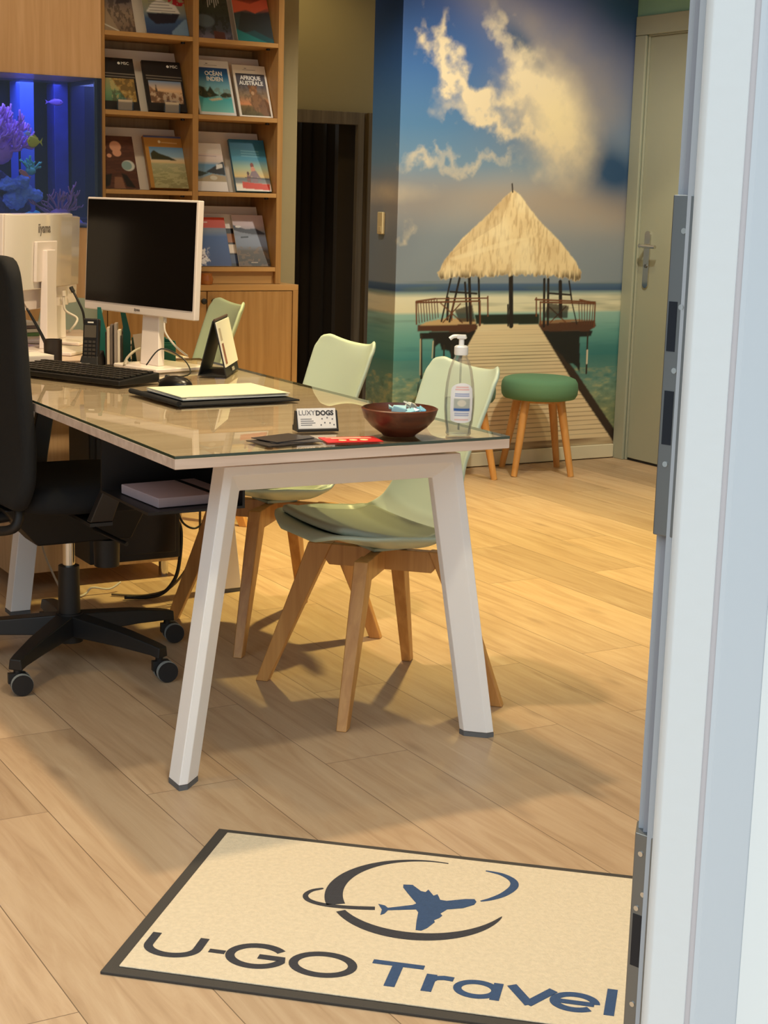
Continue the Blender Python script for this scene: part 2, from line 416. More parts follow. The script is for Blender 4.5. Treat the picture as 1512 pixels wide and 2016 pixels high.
# right wall with the sage door
XR = 4.985
struct(B().box(XR, XR+0.12, 1.0, 5.2, 0, 2.7).box(XR, XR+0.12, 6.20, 6.285, 0, 2.7).box(XR, XR+0.12, 5.2, 6.20, 2.06, 2.7).build('wall_right', GREEN))
dr = struct(B().box(XR+0.012, XR+0.05, 5.29, 6.184, 0.012, 2.044).build('door_1', SAGE, bevel=0.002))
fr = B().box(XR+0.003, XR+0.055, 6.1852, 6.1995, 0, 2.0595).box(XR+0.003, XR+0.055, 5.25, 6.185, 2.0448, 2.0595).box(XR-0.014, XR-0.0005, 6.192, 6.272, 0, 2.05).box(XR-0.014, XR-0.0005, 5.205, 6.272, 2.052, 2.14).box(XR-0.014, XR-0.0005, 5.205, 5.285, 0, 2.05)
fr.build('door_frame', SAGE, dr, bevel=0.003)
B().box(XR+0.014, XR+0.05, 5.29, 6.184, 0.0005, 0.0115).build('gap_shade', DARK, dr)  # near-black strip put in as the shadow gap under the door
hd = B().prism([(6.118+0.021*math.cos(t)*1.0, (1.112 if math.sin(t) > 0 else 0.88)+0.021*math.sin(t)) for t in np.linspace(0, 2*PI, 25)[:-1]], 0, 0.007, Matrix(((0, 0, -1, XR+0.0115), (1, 0, 0, 0), (0, 1, 0, 0), (0, 0, 0, 1)))).build('handle_plate', CHROME, dr, smooth=40)
lv = B().cyl((XR+0.006, 6.118, 1.062), (XR-0.042, 6.118, 1.062), 0.010).tube([(XR-0.04, 6.12, 1.062), (XR-0.046, 6.09, 1.062), (XR-0.042, 6.0, 1.06)], 0.009).build('handle', CHROME, dr, smooth=40)
B().cyl((XR+0.006, 6.118, 0.965), (XR, 6.118, 0.965), 0.009).build('lock_cylinder', STEEL, dr, smooth=40)
# passage and dark doorway in the rear wall
YR = 7.5
BROWNF = wood('dark_frame_wood', S(96, 80, 58), S(118, 100, 74), 'z', 0.6, 1.0, 0.05)
struct(B().box(2.6, 3.45, YR, YR+0.12, 0, 2.7).box(4.26, 6.5, YR, YR+0.12, 0, 2.7).box(3.45, 4.26, YR, YR+0.12, 1.66, 2.7).build('wall_rear', OLIVE))
d2 = struct(B().box(3.40, 4.40, YR+0.5, YR+0.56, 0, 1.75).build('door_2', DARK))  # near-black backing sheet stands in for the unlit space beyond the doorway
jb = B()
for k, (a, b_, dy) in enumerate(((4.120, 4.157, 0.03), (4.157, 4.182, 0.018), (4.182, 4.232, 0.035))):
    jb.box(a, b_+0.002, YR-dy, YR+0.0, 0, 1.69)
jb.box(3.45, 4.124, YR-0.03, YR, 1.625, 1.69)
jb.build('door_frame', BROWNF, d2, bevel=0.003)
B().box(4.050, 4.182, YR+0.05, YR+0.09, 0, 1.655).build('door_leaf', mat('brown_leaf', S(62, 50, 36), 0.7), d2)
cz = B()
for i in range(7): cz.cyl((3.813-0.05+0.075*i, YR+0.3+0.02*(i % 2), 0.01), (3.813-0.05+0.075*i, YR+0.3+0.02*(i % 2), 1.65), 0.042, n=12)
cz.build('light_stop', mat('light_stop_brown', S(46, 36, 28), 0.95), d2, smooth=60)  # dark folds added to fill the opening and stop light leaking through
# baseboard below the mural
struct(B().box(3.67, XR-0.015, 6.262, 6.277, 0.004, 0.07).build('baseboard_center', mat('cream_skirting', S(226, 214, 184), 0.5), bevel=0.003))

# ------------------------------------------------------------------ entrance door post, nearest to the camera
eo = Vector((1.046, 1.2098)); et = Vector((0.741, -0.672)); en = Vector((0.672, 0.741))
def E(a, b): return eo+et*a+en*b
PVC = mat('white_upvc', S(224, 226, 226), 0.4, bump=0.15, bscale=60)
SEAL = mat('grey_gasket', S(206, 200, 202), 0.6)
ent = struct(B().prism([E(0.004, -0.001), E(0, 0.003), E(-0.0035, 0.012), E(-0.006, 0.060), E(0.042, 0.060), E(0.042, -0.001)], 0.0, 2.6).build('door_3', PVC, bevel=0.0015))
B().prism([E(-0.0100, 0.020), E(-0.0100, 0.052), E(-0.004, 0.052), E(-0.004, 0.020)], 0.0, 2.6).build('gasket', mat('pale_gasket', S(170, 172, 176), 0.5), ent)
B().prism([E(-0.0150, 0.034), E(-0.0150, 0.058), E(-0.0095, 0.058), E(-0.0095, 0.034)], 0.0, 2.6).build('gasket', mat('dark_gasket', S(150, 150, 156), 0.5), ent)
B().prism([E(-0.0205, 0.044), E(-0.0205, 0.066), E(-0.0145, 0.066), E(-0.0145, 0.044)], 0.0, 2.6).build('gasket', mat('pale_gasket', S(170, 172, 176), 0.5), ent)
B().prism([E(0.042, 0.002), E(0.042, 0.03), E(0.0478, 0.03), E(0.0478, 0.002)], 0.0, 2.6).build('gasket', SEAL, ent)
B().prism([E(0.0478, 0.0), E(0.0478, 0.05), E(0.10, 0.05), E(0.0985, 0.028), E(0.053, 0.0)], 0.0, 2.6).build('glazing_bead', mat('white_upvc_bead', S(206, 212, 218), 0.4), ent)
B().prism([E(0.097, 0.026), E(0.097, 0.05), E(0.55, 0.05), E(0.55, 0.026)], 0.0, 2.6).build('side_panel', mat('white_panel', S(236, 240, 240), 0.3), ent)
def keep(z0, z1, w0, w1, slots, screws):
    k = B().prism([E(w0, 0.030), E(w0, 0.064), E(w0+0.004, 0.066), E(w1, 0.022), E(w1, 0.018), E(w1-0.004, 0.018)], z0, z1).build('strike_plate', STEEL, ent, bevel=0.001)
    a = E(w0, 0.030); b = E(w1-0.004, 0.018); d = (b-a).normalized(); n = Vector((d.y, -d.x))
    if n.dot(en) > 0: n = -n
    for (za, zb, f0, f1) in slots:
        p = a+(b-a)*f0; q = a+(b-a)*f1
        B().prism([p+n*0.0006, q+n*0.0006, q-n*0.001, p-n*0.001], za, zb).build('latch_slot', mat('slot_dark', S(44, 46, 52), 0.3, 0.6), k)
    for z, f in screws:
        p = a+(b-a)*f
        B().cyl((p.x-n.x*0.001, p.y-n.y*0.001, z), (p.x+n.x*0.0012, p.y+n.y*0.0012, z), 0.003, n=10).build('screw', CHROME, k, smooth=40)
keep(0.925, 1.27, -0.024, 0.001, [(1.115, 1.165, 0.1, 0.5), (1.02, 1.075, 0.15, 0.6)], [(1.16, 0.7), (1.096, 0.55), (1.0, 0.4), (1.235, 0.6)])
keep(0.30, 0.597, -0.023, 0.002, [(0.445, 0.505, 0.15, 0.65)], [(0.575, 0.35), (0.53, 0.6), (0.512, 0.3), (0.40, 0.4)])

# ------------------------------------------------------------------ mural wallpaper on the centre wall and its return

def art(x, y): return (1.27548+0.0029546*x+0.0001399*y, 2.33506-0.0000904*x-0.0024551*y)   # artwork units of the mural print to metres on the wall
def make_mural():
    P = Pic(470, 760, 3.425, 4.985, 0.07, 2.6)
    z = lambda y: 0.8759 - (y-557.0)*0.002390
    P.vgrad([(0.0, (96, 116, 84)), (0.24, (134, 142, 104)), (0.40, (118, 152, 134)), (0.52, (84, 138, 132)), (z(705), (74, 140, 138)), (z(660), (110, 166, 156)), (z(618), (150, 188, 176)), (z(612), (226, 218, 184)), (z(585), (228, 222, 192)), (z(576), (140, 160, 156)), (z(571), (60, 84, 118)), (z(560), (80, 104, 132)), (z(556), (132, 142, 152)), (z(470), (132, 142, 152)), (z(390), (158, 160, 162)), (z(330), (116, 150, 178)), (z(260), (84, 130, 174)), (z(150), (54, 102, 164)), (z(40), (28, 72, 142)), (2.35, (18, 54, 118)), (2.6, (16, 48, 108))])
    n = P.noise(7, 9, 3, 5); n2 = P.noise(4, 4, 5, 5); n3 = P.noise(26, 60, 8, 3); n4 = P.noise(3, 40, 9, 3); n5 = P.noise(14, 14, 21, 5)
    up = (P.Y > z(553)).astype(float); dn = 1-up
    WX = P.X+(n5-0.5)*0.22+(n-0.5)*0.10; WY = P.Y+(P.noise(14, 14, 33, 5)-0.5)*0.20
    BL = lambda cx, cy, rx, ry, a=0: P.blob(cx, cy, rx, ry, a, WX, WY)
    BS = lambda cx, cy, rx, ry, a=0: P.blob(cx, cy, rx, ry, a)
    veil = BS(4.659, 1.730, 0.42, 0.42, 0.3)*0.85+BS(4.232, 2.113, 0.45, 0.14, -0.5)*0.55+BS(3.994, 1.252, 0.75, 0.10)*0.7+BS(4.661, 1.232, 0.4, 0.13)*0.7+BS(4.877, 1.212, 0.3, 0.12, -0.3)*0.3
    P.mix(veil*(0.6+0.6*n2)*up*0.9, (166, 152, 140))
    dark = BS(4.325, 1.951, 0.16, 0.055, -0.75)*0.9+BS(4.918, 2.167, 0.30, 0.13, -0.4)+BS(4.829, 1.464, 0.16, 0.10, -0.6)*0.5+BS(4.927, 1.395, 0.20, 0.12)*0.8
    P.mix(dark*up, (44, 78, 116))
    cloud = BL(3.887, 1.976, 0.05, 0.09, 0.15)*0.95+BL(3.924, 1.847, 0.08, 0.09)*0.9+BL(4.014, 1.741, 0.18, 0.045, -0.75)*0.95+BL(4.154, 1.712, 0.20, 0.05, 0.15)*0.8+BL(4.194, 2.021, 0.05, 0.12, 0.5)*0.6+BL(4.276, 1.910, 0.06, 0.10, 0.5)*0.55+BL(4.258, 1.603, 0.24, 0.04, -0.22)*0.75+BL(4.060, 1.619, 0.16, 0.03, -0.2)*0.45
    cloud += BL(4.392, 1.785, 0.15, 0.12, -0.6)*0.55+BS(4.496, 1.733, 0.22, 0.16, -0.7)*0.55+BS(4.578, 1.597, 0.24, 0.17, -0.9)*0.6+BL(4.511, 1.489, 0.11, 0.10, -0.8)*0.4+BS(4.632, 1.446, 0.12, 0.12)*0.35+BL(3.795, 1.435, 0.10, 0.03)*0.6+BL(4.000, 1.429, 0.17, 0.035, 0.1)*0.5+BL(4.166, 1.448, 0.12, 0.025, 0.2)*0.5+BS(3.50, 1.282, 0.30, 0.05)*0.6+BL(3.728, 1.076, 0.05, 0.05, 0.8)*0.45
    fine = P.noise(22, 22, 41, 4)
    P.mix(np.clip((cloud*(0.35+0.85*n+0.55*fine)-0.10)*0.95, 0, 1)*up, (238, 218, 182))
    hot = BS(4.546, 1.642, 0.15, 0.12, -0.7)
    P.mix(hot*0.65*up, (254, 232, 180))
    # water
    P.mix(np.clip((n4-0.55)*4, 0, 1)*dn*(P.Y > z(640))*0.5, (96, 112, 98))
    P.mix(np.clip((n3-0.5)*3, 0, 1)*dn*(P.Y < z(730))*0.75, (186, 182, 132))
    P.mix(np.clip((0.47-n3)*3, 0, 1)*dn*(P.Y < z(740))*0.6, (80, 110, 92))
    P.mix(np.clip((n4-0.5)*3, 0, 1)*dn*(P.Y < z(640))*(P.Y > z(760))*0.4, (62, 120, 122))
    P.mix(BS(4.862, 0.517, 0.25, 0.12)*dn*0.5, (40, 104, 104))
    # jetty
    jet = [(4.126, 0.684), (4.489, 0.678), (4.712, 0.415), (4.993, 0.097), (5.000, -0.002), (3.819, 0.066), (3.995, 0.438)]
    jm = P.soft(P.pmask(jet), 1)
    yz = (z(638)-P.Y)/(z(638)-z(880)); yz = np.clip(yz, 0, 1)
    P.mix(jm, (236, 210, 168))
    ph = (yz**0.72)*34
    gap = np.clip((np.abs((ph % 1.0)-0.5)-0.36)*9, 0, 1)*(0.35+0.8*P.noise(5, 60, 14, 2))
    P.mix(jm*gap*np.clip(yz*4, 0.25, 1), (128, 98, 68))
    P.mix(jm*np.clip((n4-0.5)*3, 0, 1)*0.5, (246, 226, 184))
    P.poly([(4.483, 0.678), (4.501, 0.678), (4.730, 0.435), (4.984, 0.142), (4.988, 0.071), (4.940, 0.126), (4.701, 0.401)], (58, 44, 34))
    P.poly([(4.120, 0.679), (4.138, 0.679), (4.000, 0.438), (3.835, 0.089), (3.807, 0.091), (3.983, 0.439)], (58, 44, 34))
    # under-deck shade and stilts as printed
    P.poly([(3.814, 0.649), (4.127, 0.655), (4.092, 0.603), (4.039, 0.538), (4.018, 0.562), (4.006, 0.510), (3.978, 0.563), (3.939, 0.564), (3.926, 0.597), (3.899, 0.579), (3.889, 0.617), (3.820, 0.618)], (34, 28, 24))
    P.poly([(4.509, 0.649), (4.816, 0.643), (4.805, 0.614), (4.737, 0.610), (4.749, 0.432), (4.728, 0.465), (4.702, 0.481), (4.671, 0.482), (4.638, 0.522), (4.587, 0.558)], (30, 30, 28))
    for a, b_, c, d, e in ((831, 660, 830, 745, 5), (856, 668, 854, 712, 4), (873, 680, 872, 735, 4), (888, 680, 886, 728, 4)):
        P.line(art(a, b_), art(c, d), e*0.0023, (52, 40, 30))
    P.line((3.820, 0.618), (3.824, 0.453), 0.006, (206, 186, 150)); P.line((3.890, 0.607), (3.887, 0.530), 0.006, (206, 186, 150))
    P.line((4.785, 0.631), (4.789, 0.431), 0.010, (50, 38, 28)); P.line((4.788, 0.544), (4.789, 0.481), 0.010, (220, 204, 176))
    P.line((4.627, 0.602), (4.630, 0.548), 0.008, (30, 30, 28))
    # decks
    P.poly([(3.804, 0.684), (4.126, 0.689), (4.133, 0.660), (4.091, 0.646), (3.802, 0.656)], (88, 52, 34))
    P.poly([(3.850, 0.698), (3.961, 0.715), (4.119, 0.708), (4.126, 0.684), (3.812, 0.682)], (206, 170, 120))
    P.poly([(4.483, 0.683), (4.825, 0.693), (4.833, 0.663), (4.791, 0.639), (4.515, 0.644)], (84, 52, 36))
    P.poly([(4.488, 0.693), (4.664, 0.700), (4.819, 0.693), (4.489, 0.678)], (150, 110, 76))
    P.poly([(4.115, 0.727), (4.486, 0.727), (4.489, 0.678), (4.126, 0.684)], (34, 40, 30))
    # hut posts
    for a, b_, c, d, e in ((889, 548, 869, 634, 4), (905, 548, 884, 634, 5), (922, 548, 924, 636, 7), (940, 548, 941, 640, 5), (1002, 545, 1002, 640, 11), (996, 600, 996, 640, 4), (1068, 548, 1067, 640, 6), (1076, 548, 1075, 636, 6), (1100, 552, 1101, 620, 9), (1118, 550, 1124, 592, 4), (1124, 592, 1134, 634, 3), (886, 578, 936, 580, 4), (1078, 575, 1122, 577, 4), (882, 590, 880, 630, 6), (914, 560, 918, 632, 5)):
        P.line(art(a, b_), art(c, d), e*0.0023, (36, 28, 24))
    # railings
    for a, b_, c, d, e in ((823, 598, 858, 592, 4), (858, 592, 956, 588, 3), (823, 600, 942, 594, 4), (823, 600, 823, 640, 4), (942, 594, 942, 640, 4), (957, 585, 957, 622, 4), (1052, 585, 1052, 620, 4), (1050, 588, 1172, 590, 4), (1060, 593, 1172, 593, 4), (1060, 593, 1060, 638, 4), (1172, 592, 1170, 640, 4), (1140, 586, 1172, 592, 4), (868, 600, 908, 636, 3), (905, 600, 872, 636, 3), (1076, 600, 1112, 632, 3), (1112, 600, 1080, 632, 3), (892, 596, 888, 632, 3), (925, 596, 925, 636, 3)):
        P.line(art(a, b_), art(c, d), e*0.0021, (112, 66, 40))
    for i in range(8): P.line(art(826+5*i, 600-i), art(828+5*i, 638-1.6*i), 0.005, (96, 58, 36))
    for i in range(6): P.line(art(1138+6*i, 592), art(1140+5*i, 634), 0.005, (96, 58, 36))
    P.poly([(4.001, 0.752), (4.099, 0.775), (4.120, 0.694), (4.032, 0.695)], (44, 30, 24), k=0.85)
    P.poly([(4.537, 0.780), (4.660, 0.765), (4.657, 0.705), (4.512, 0.707)], (40, 28, 24), k=0.85)
    # thatched roof
    roof = [(4.305, 1.309), (4.344, 1.286), (4.455, 1.175), (4.580, 1.081), (4.683, 0.985), (4.726, 0.926), (4.722, 0.887), (4.652, 0.895), (4.530, 0.909), (4.293, 0.914), (4.121, 0.907), (4.009, 0.905), (3.920, 0.896), (3.900, 0.916), (3.938, 0.982), (4.034, 1.084), (4.165, 1.189), (4.269, 1.284)]
    jitter = (P.noise(90, 20, 17, 2)-0.5)*0.035
    rm = P.soft(P.pmask(roof, dy=jitter*np.clip((z(500)-P.Y)*8, 0.15, 1)), 1)
    st = P.noise(95, 24, 19, 3); big = P.noise(7, 9, 23, 3)
    P.mix(rm, (238, 212, 164))
    P.mix(rm*np.clip((0.52-st)*4, 0, 1)*0.5, (172, 138, 96))
    P.mix(rm*np.clip((big-0.5)*4, 0, 1)*0.5, (250, 232, 190))
    P.mix(rm*np.clip((0.45-big)*4, 0, 1)*0.35, (188, 152, 106))
    P.mix(rm*P.pmask([(4.305, 1.309), (4.238, 1.153), (3.976, 1.010), (3.901, 0.893), (3.869, 0.916), (4.164, 1.198)])*0.25, (170, 138, 100))
    P.poly([(3.963, 0.991), (4.144, 1.039), (4.314, 1.083), (4.401, 1.084), (4.286, 1.050), (4.116, 1.011), (3.978, 0.977)], (250, 230, 186), k=0.5)
    fr = rm*np.clip((z(530)-P.Y)*28, 0, 1)*np.clip((P.noise(80, 10, 27, 2)-0.34)*4, 0, 1)
    P.mix(fr*0.85, (66, 48, 34))
    P.line((4.297, 1.336), (4.302, 1.299), 0.008, (54, 44, 40))
    def place(U, V):
        Sx = 3.425+U*1.5575; zz = 0.07+V*2.53
        front = Sx >= 3.678
        return np.where(front, Sx, 3.678), np.where(front, 6.279, 6.279+(3.678-Sx)), zz
    o = P.mesh('wall_mural', place, printed('mural_print', 0.5))
    return tag(o, 'beach mural of a thatched hut on a jetty, wrapped round the wall corner', 'mural')
make_mural()
sw = thing('thermostat', 'small cream wall switch on the narrow side of the mural corner', 'switch', (3.677, 6.412, 1.147))
B().box(-0.016, 0, -0.024, 0.024, -0.055, 0.045).build('cover', mat('cream_plastic', S(228, 208, 158), 0.4), sw, bevel=0.004)
B().box(-0.0175, -0.016, -0.014, 0.014, -0.045, -0.02).build('rocker', mat('cream_plastic', S(228, 208, 158), 0.4), sw, bevel=0.001)

# ------------------------------------------------------------------ oak wall unit: bookcase, low cabinet, aquarium
YS = 6.30
SH = [2.20, 1.887, 1.577, 1.261, 0.945]
bc = thing('bookcase', 'oak bookcase with sloping display shelves of travel brochures against the olive wall', 'bookcase', (0, 0, 0))
X0, X1, X2 = 2.278, 2.700, 3.106
for x, nm in ((X0+0.0, 'side_panel'), (X1-0.013, 'divider'), (X2-0.026, 'side_panel')):
    B().box(x, x+0.026, YS, 6.595, 0.874, 2.66).build(nm, OAK, bc, bevel=0.001)
for zt in SH:
    for a, b_ in ((X0+0.0265, X1-0.0135), (X1+0.0135, X2-0.0265)):
        s_ = B().box(a, b_, YS+0.001, 6.56, zt-0.018, zt).build('shelf', OAKX, bc, bevel=0.001)
        B().cyl((b_-0.02, YS+0.06, zt-0.026), (b_-0.02, YS+0.06, zt-0.0185), 0.009, n=10).build('shelf_pin', BLACK, s_, smooth=40)
B().box(X0+0.027, X2-0.027, 6.562, 6.58, 0.874, 2.66).build('back_panel', OAK, bc)
PANEL = mat('white_display_board', S(240, 226, 208), 0.5)
for zt in SH[1:]:
    for a, b_ in ((X0+0.03, X1-0.016), (X1+0.016, X2-0.03)):
        B().hexa([(a, 6.385, zt+0.001), (b_, 6.385, zt+0.001), (b_, 6.39, zt+0.001), (a, 6.39, zt+0.001)],
                 [(a, 6.498, zt+0.255), (b_, 6.498, zt+0.255), (b_, 6.503, zt+0.255), (a, 6.503, zt+0.255)]).build('display_board', PANEL, bc)
kick = B().box(X0+0.027, X2-0.027, YS+0.02, YS+0.036, 0.8745, SH[4]-0.0185).build('kick_board', OAKX, bc)

cb = thing('cabinet', 'low oak cabinet with black knobs under the bookcase', 'cabinet', (0, 0, 0))
YC = 6.25
B().box(2.262, 3.168, YC, 6.597, 0.848, 0.873).build('worktop', OAKX, cb, bevel=0.001)
B().box(3.142, 3.168, YC, 6.597, 0, 0.8478).build('side_panel', OAK, cb, bevel=0.001)
B().box(2.262, 2.288, YC, 6.597, 0, 0.8478).build('side_panel', OAK, cb, bevel=0.001)
B().box(2.289, 3.141, 6.57, 6.59, 0.06, 0.847).build('back_panel', OAK, cb)
B().box(2.289, 3.141, YC+0.03, YC+0.05, 0.0, 0.06).build('plinth', OAKX, cb)
for a, b_, kx in ((2.292, 2.732, 2.712), (2.737, 3.138, 2.760)):
    d_ = B().box(a, b_, YC-0.0, YC+0.019, 0.064, 0.845).build('door', OAK, cb, bevel=0.001)
    B().lathe([(0.006, 0), (0.005, 0.012), (0.012, 0.016), (0.013, 0.024), (0.009, 0.028)], 16).build('knob', BLACK, d_, smooth=50, loc=(kx, YC, 0.805), rot=(PI/2, 0, 0))

vz = thing('vase', 'small orange glass vase on the cabinet behind the screen', 'vase', (2.74, 6.275, 0.8735))
B().lathe([(0.024, 0), (0.028, 0.003), (0.031, 0.022), (0.026, 0.038), (0.029, 0.047), (0.026, 0.046), (0.022, 0.037), (0.024, 0.008)], 24).build('vase_body', mat('orange_glass', S(196, 120, 60), 0.2, trans=0.4), vz, smooth=60)

aq = thing('aquarium', 'lit blue aquarium set in a tall oak unit left of the bookcase', 'aquarium', (0, 0, 0))
AX0, AX1, AZ0, AZ1, AY0, AY1 = 1.15, 2.274, 1.105, 1.694, 6.262, 6.72
OAKP = wood('light_oak_panel', S(206, 160, 112), S(220, 176, 130), 'z', 0.45, 1.0, 0.04)
B().box(AX0, AX1, YS-0.04, 6.75, AZ1, 2.68).build('hood_panel', OAKP, aq, bevel=0.001)
B().box(AX0, 2.258, YS-0.04, 6.75, 0, AZ0-0.001).build('base_cabinet', OAKP, aq, bevel=0.001)
B().box(AX0, AX1-0.001, AY1, AY1+0.01, AZ0, AZ1-0.001).build('back_panel', mat('tank_back', S(8, 9, 26), 0.7), aq)
B().box(AX1-0.016, AX1-0.001, AY0+0.002, AY1, AZ0, AZ1-0.001).build('tank_side', mat('tank_side', S(10, 12, 40), 0.5), aq)
B().box(AX0, AX0+0.012, AY0+0.002, AY1, AZ0, AZ1-0.001).build('tank_side', mat('tank_side', S(10, 12, 40), 0.5), aq)
B().box(AX0, AX1-0.0005, AY0-0.008, AY0+0.002, AZ0, AZ1-0.001).build('glass_pane', clear('tank_glass', (0.92, 0.96, 1, 1), 1.0, 1.5), aq)
B().box(AX0+0.013, AX1-0.017, AY0+0.004, AY1-0.001, AZ0+0.03, AZ1-0.02).build('water', clear('tank_water', (0.80, 0.86, 1, 1), 0.15, 1.33), aq)
BLUEC = mat('blue_overflow', S(96, 130, 246), 0.4, var=0.25, vscale=14)
B().box(2.032, 2.092, 6.56, 6.70, AZ0, AZ1-0.004).build('overflow_column', BLUEC, aq, bevel=0.004)
B().box(2.19, 2.252, 6.60, 6.70, AZ0, AZ1-0.004).build('overflow_column', mat('dim_overflow', S(52, 64, 160), 0.5, var=0.4, vscale=18), aq, bevel=0.004)
B().cyl((2.018, 6.53, AZ0+0.02), (2.018, 6.53, AZ1-0.15), 0.005, n=8).build('tube', BLACK, aq, smooth=60)
B().box(2.246, 2.257, AY0+0.003, AY0+0.012, AZ0, AZ1-0.002).build('corner_seal', BLACK, aq)
sd = B().grid(lambda u, v: (AX0+0.013+u*(AX1-AX0-0.03), AY0+0.005+v*0.44, AZ0+0.012+0.02*math.sin(u*17+v*4)+0.012*math.sin(u*41+v*9)), 40, 12).build('sand', mat('aquarium_sand', S(150, 140, 200), 0.9, var=0.2, vscale=60), aq, smooth=179, solid=0.01)
tl_ = lamp('aquarium_lamp', 'AREA', (1.72, 6.46, AZ1-0.012), (1.72, 6.46, 0), 4.6, (0.40, 0.44, 1.0), 1.0, sy=0.30)
tl_.parent = aq
def coral(name, label, c, R, n, col, seed, group=None, br=5, rad=0.006, flat=1.0, up=0.3):
    t = thing(name, label, 'coral', c, 0, group)
    rs = random.Random(seed); b = B()
    b.ball((0, 0, 0.0), R*0.45, R*0.4, R*0.35, 12, 8)
    for i in range(n):
        a = rs.uniform(0, 2*PI); e = rs.uniform(up*0.3, 1.4); L = R*rs.uniform(0.75, 1.1)
        d = Vector((math.cos(a)*math.cos(e), flat*math.sin(a)*math.cos(e), math.sin(e)))
        p1 = d*L*0.6+Vector((rs.uniform(-1, 1), 0, rs.uniform(-1, 1)))*R*0.1; p2 = d*L
        b.tube([(0, 0, 0), p1, p2], lambda k, r=rad: r*(1.25-0.6*k), 6, 3)
        for q in range(br):
            s_ = rs.uniform(0.5, 1.0); base = p1.lerp(p2, s_); dd = (d+Vector((rs.uniform(-1, 1), rs.uniform(-1, 1)*flat, rs.uniform(-0.6, 1)))*0.9).normalized()
            b.tube([base, base+dd*R*0.16, base+dd*R*0.22+Vector((0, 0, R*0.08))], lambda k, r=rad: r*(0.9-0.35*k), 5, 2)
    b.build('branches', mat(name+'_tissue_%d' % seed, col, 0.6, var=0.3, vscale=30), t, smooth=179)
    return t
def clump(name, label, c, parts, col, seed):
    t = thing(name, label, 'coral', c); rs = random.Random(seed)
    b = B()
    for (x, y, z, r) in parts:
        b.ball((x, y, z), r, r*0.9, r*0.8, 18, 12)
    o = b.build('polyps', mat(name+'_tissue_%d' % seed, col, 0.7, var=0.35, vscale=40), t, smooth=179)
    tx = bpy.data.textures.new('lumps', 'CLOUDS'); tx.noise_scale = 0.025
    md = o.modifiers.new('subdivision', 'SUBSURF'); md.levels = 2; md.render_levels = 2
    md = o.modifiers.new('lumps', 'DISPLACE'); md.texture = tx; md.strength = 0.03; md.texture_coords = 'LOCAL'
    return t
clump('reef_rock', 'dark purple reef rock at the left of the aquarium floor', (1.86, 6.47, AZ0+0.06), [(0, 0, 0, 0.09), (0.11, 0.0, 0.02, 0.07), (-0.12, 0, 0.05, 0.11), (0.04, 0.02, 0.11, 0.06), (-0.06, 0.03, 0.15, 0.08)], S(70, 66, 132), 1)
coral('branching_coral', 'large purple branching coral on the reef rock in the aquarium', (1.89, 6.42, AZ0+0.29), 0.15, 90, S(214, 150, 245), 3, rad=0.0065, flat=.45)
clump('soft_coral', 'pale blue leafy soft coral beside the reef rock', (1.955, 6.40, AZ0+0.10), [(0, 0, 0, 0.045), (0.04, 0, 0.03, 0.04), (0.02, -0.02, 0.07, 0.035), (0.08, 0, 0.02, 0.035), (-0.03, 0, 0.06, 0.035)], S(130, 170, 240), 4)
clump('green_star_coral', 'low turquoise coral mound at the front of the aquarium', (2.035, 6.34, AZ0+0.03), [(0, 0, 0, 0.035), (0.04, 0, -0.005, 0.032), (-0.04, 0, 0, 0.03), (0.075, 0, -0.008, 0.025)], S(90, 210, 220), 5)
coral('gorgonian_coral', 'dusky pink twiggy coral in front of the blue overflow column', (2.135, 6.37, AZ0+0.03), 0.125, 20, S(190, 130, 170), 8, br=2, rad=0.0042, flat=0.3, up=1.2)
coral('small_coral', 'little mint green coral growing on the blue column', (2.06, 6.52, AZ0+0.22), 0.05, 14, S(120, 220, 180), 11, br=2, rad=0.005, flat=0.5)
def fish(name, label, loc, L, hgt, col, rz=0, col2=None, pitch=0):
    t = thing(name, label, 'fish', loc, rot=(0, pitch, rz))
    rings = []
    for k in np.linspace(0, 1, 12):
        hh = hgt*0.5*(math.sin(PI*min(1, k*1.02)**0.75)**0.8 if 0 < k < 1 else 0.03)+0.0012
        rings.append([(L*(0.5-k), 0.32*hh*math.cos(2*PI*i/12), hh*math.sin(2*PI*i/12)) for i in range(12)])
    m = mat(name+'_skin', col, 0.4); m2 = mat(name+'_fin', col2 or col, 0.5)
    B().loft(rings).build('body', m, t, smooth=179)
    B().hexa([(-L*0.44, -0.001, 0), (-L*0.7, -0.001, hgt*0.38), (-L*0.62, -0.001, 0), (-L*0.7, -0.001, -hgt*0.38)], [(-L*0.44, 0.001, 0), (-L*0.7, 0.001, hgt*0.38), (-L*0.62, 0.001, 0), (-L*0.7, 0.001, -hgt*0.38)]).build('tail_fin', m2, t)
    B().hexa([(L*0.2, -0.001, hgt*0.38), (-L*0.05, -0.001, hgt*0.66), (-L*0.38, -0.001, hgt*0.3), (-L*0.3, -0.001, hgt*0.2)], [(L*0.2, 0.001, hgt*0.38), (-L*0.05, 0.001, hgt*0.66), (-L*0.38, 0.001, hgt*0.3), (-L*0.3, 0.001, hgt*0.2)]).build('dorsal_fin', m2, t)
    for s_ in (-1, 1): B().ball((L*0.34, s_*hgt*0.1, hgt*0.06), 0.0022, n=8, m=6).build('eye', BLACK, t)
fish('yellow_fish', 'bright yellow tang swimming beside the blue column', (2.008, 6.31, 1.437), 0.05, 0.045, S(255, 235, 20), PI-0.3)
fish('pink_fish', 'slender pink fish swimming below the purple coral', (1.966, 6.31, 1.313), 0.05, 0.017, S(250, 160, 140), PI+0.2, pitch=-0.5)
fish('lilac_fish', 'lilac fish near the top right of the aquarium', (2.137, 6.42, 1.60), 0.06, 0.024, S(150, 110, 220), -0.2)
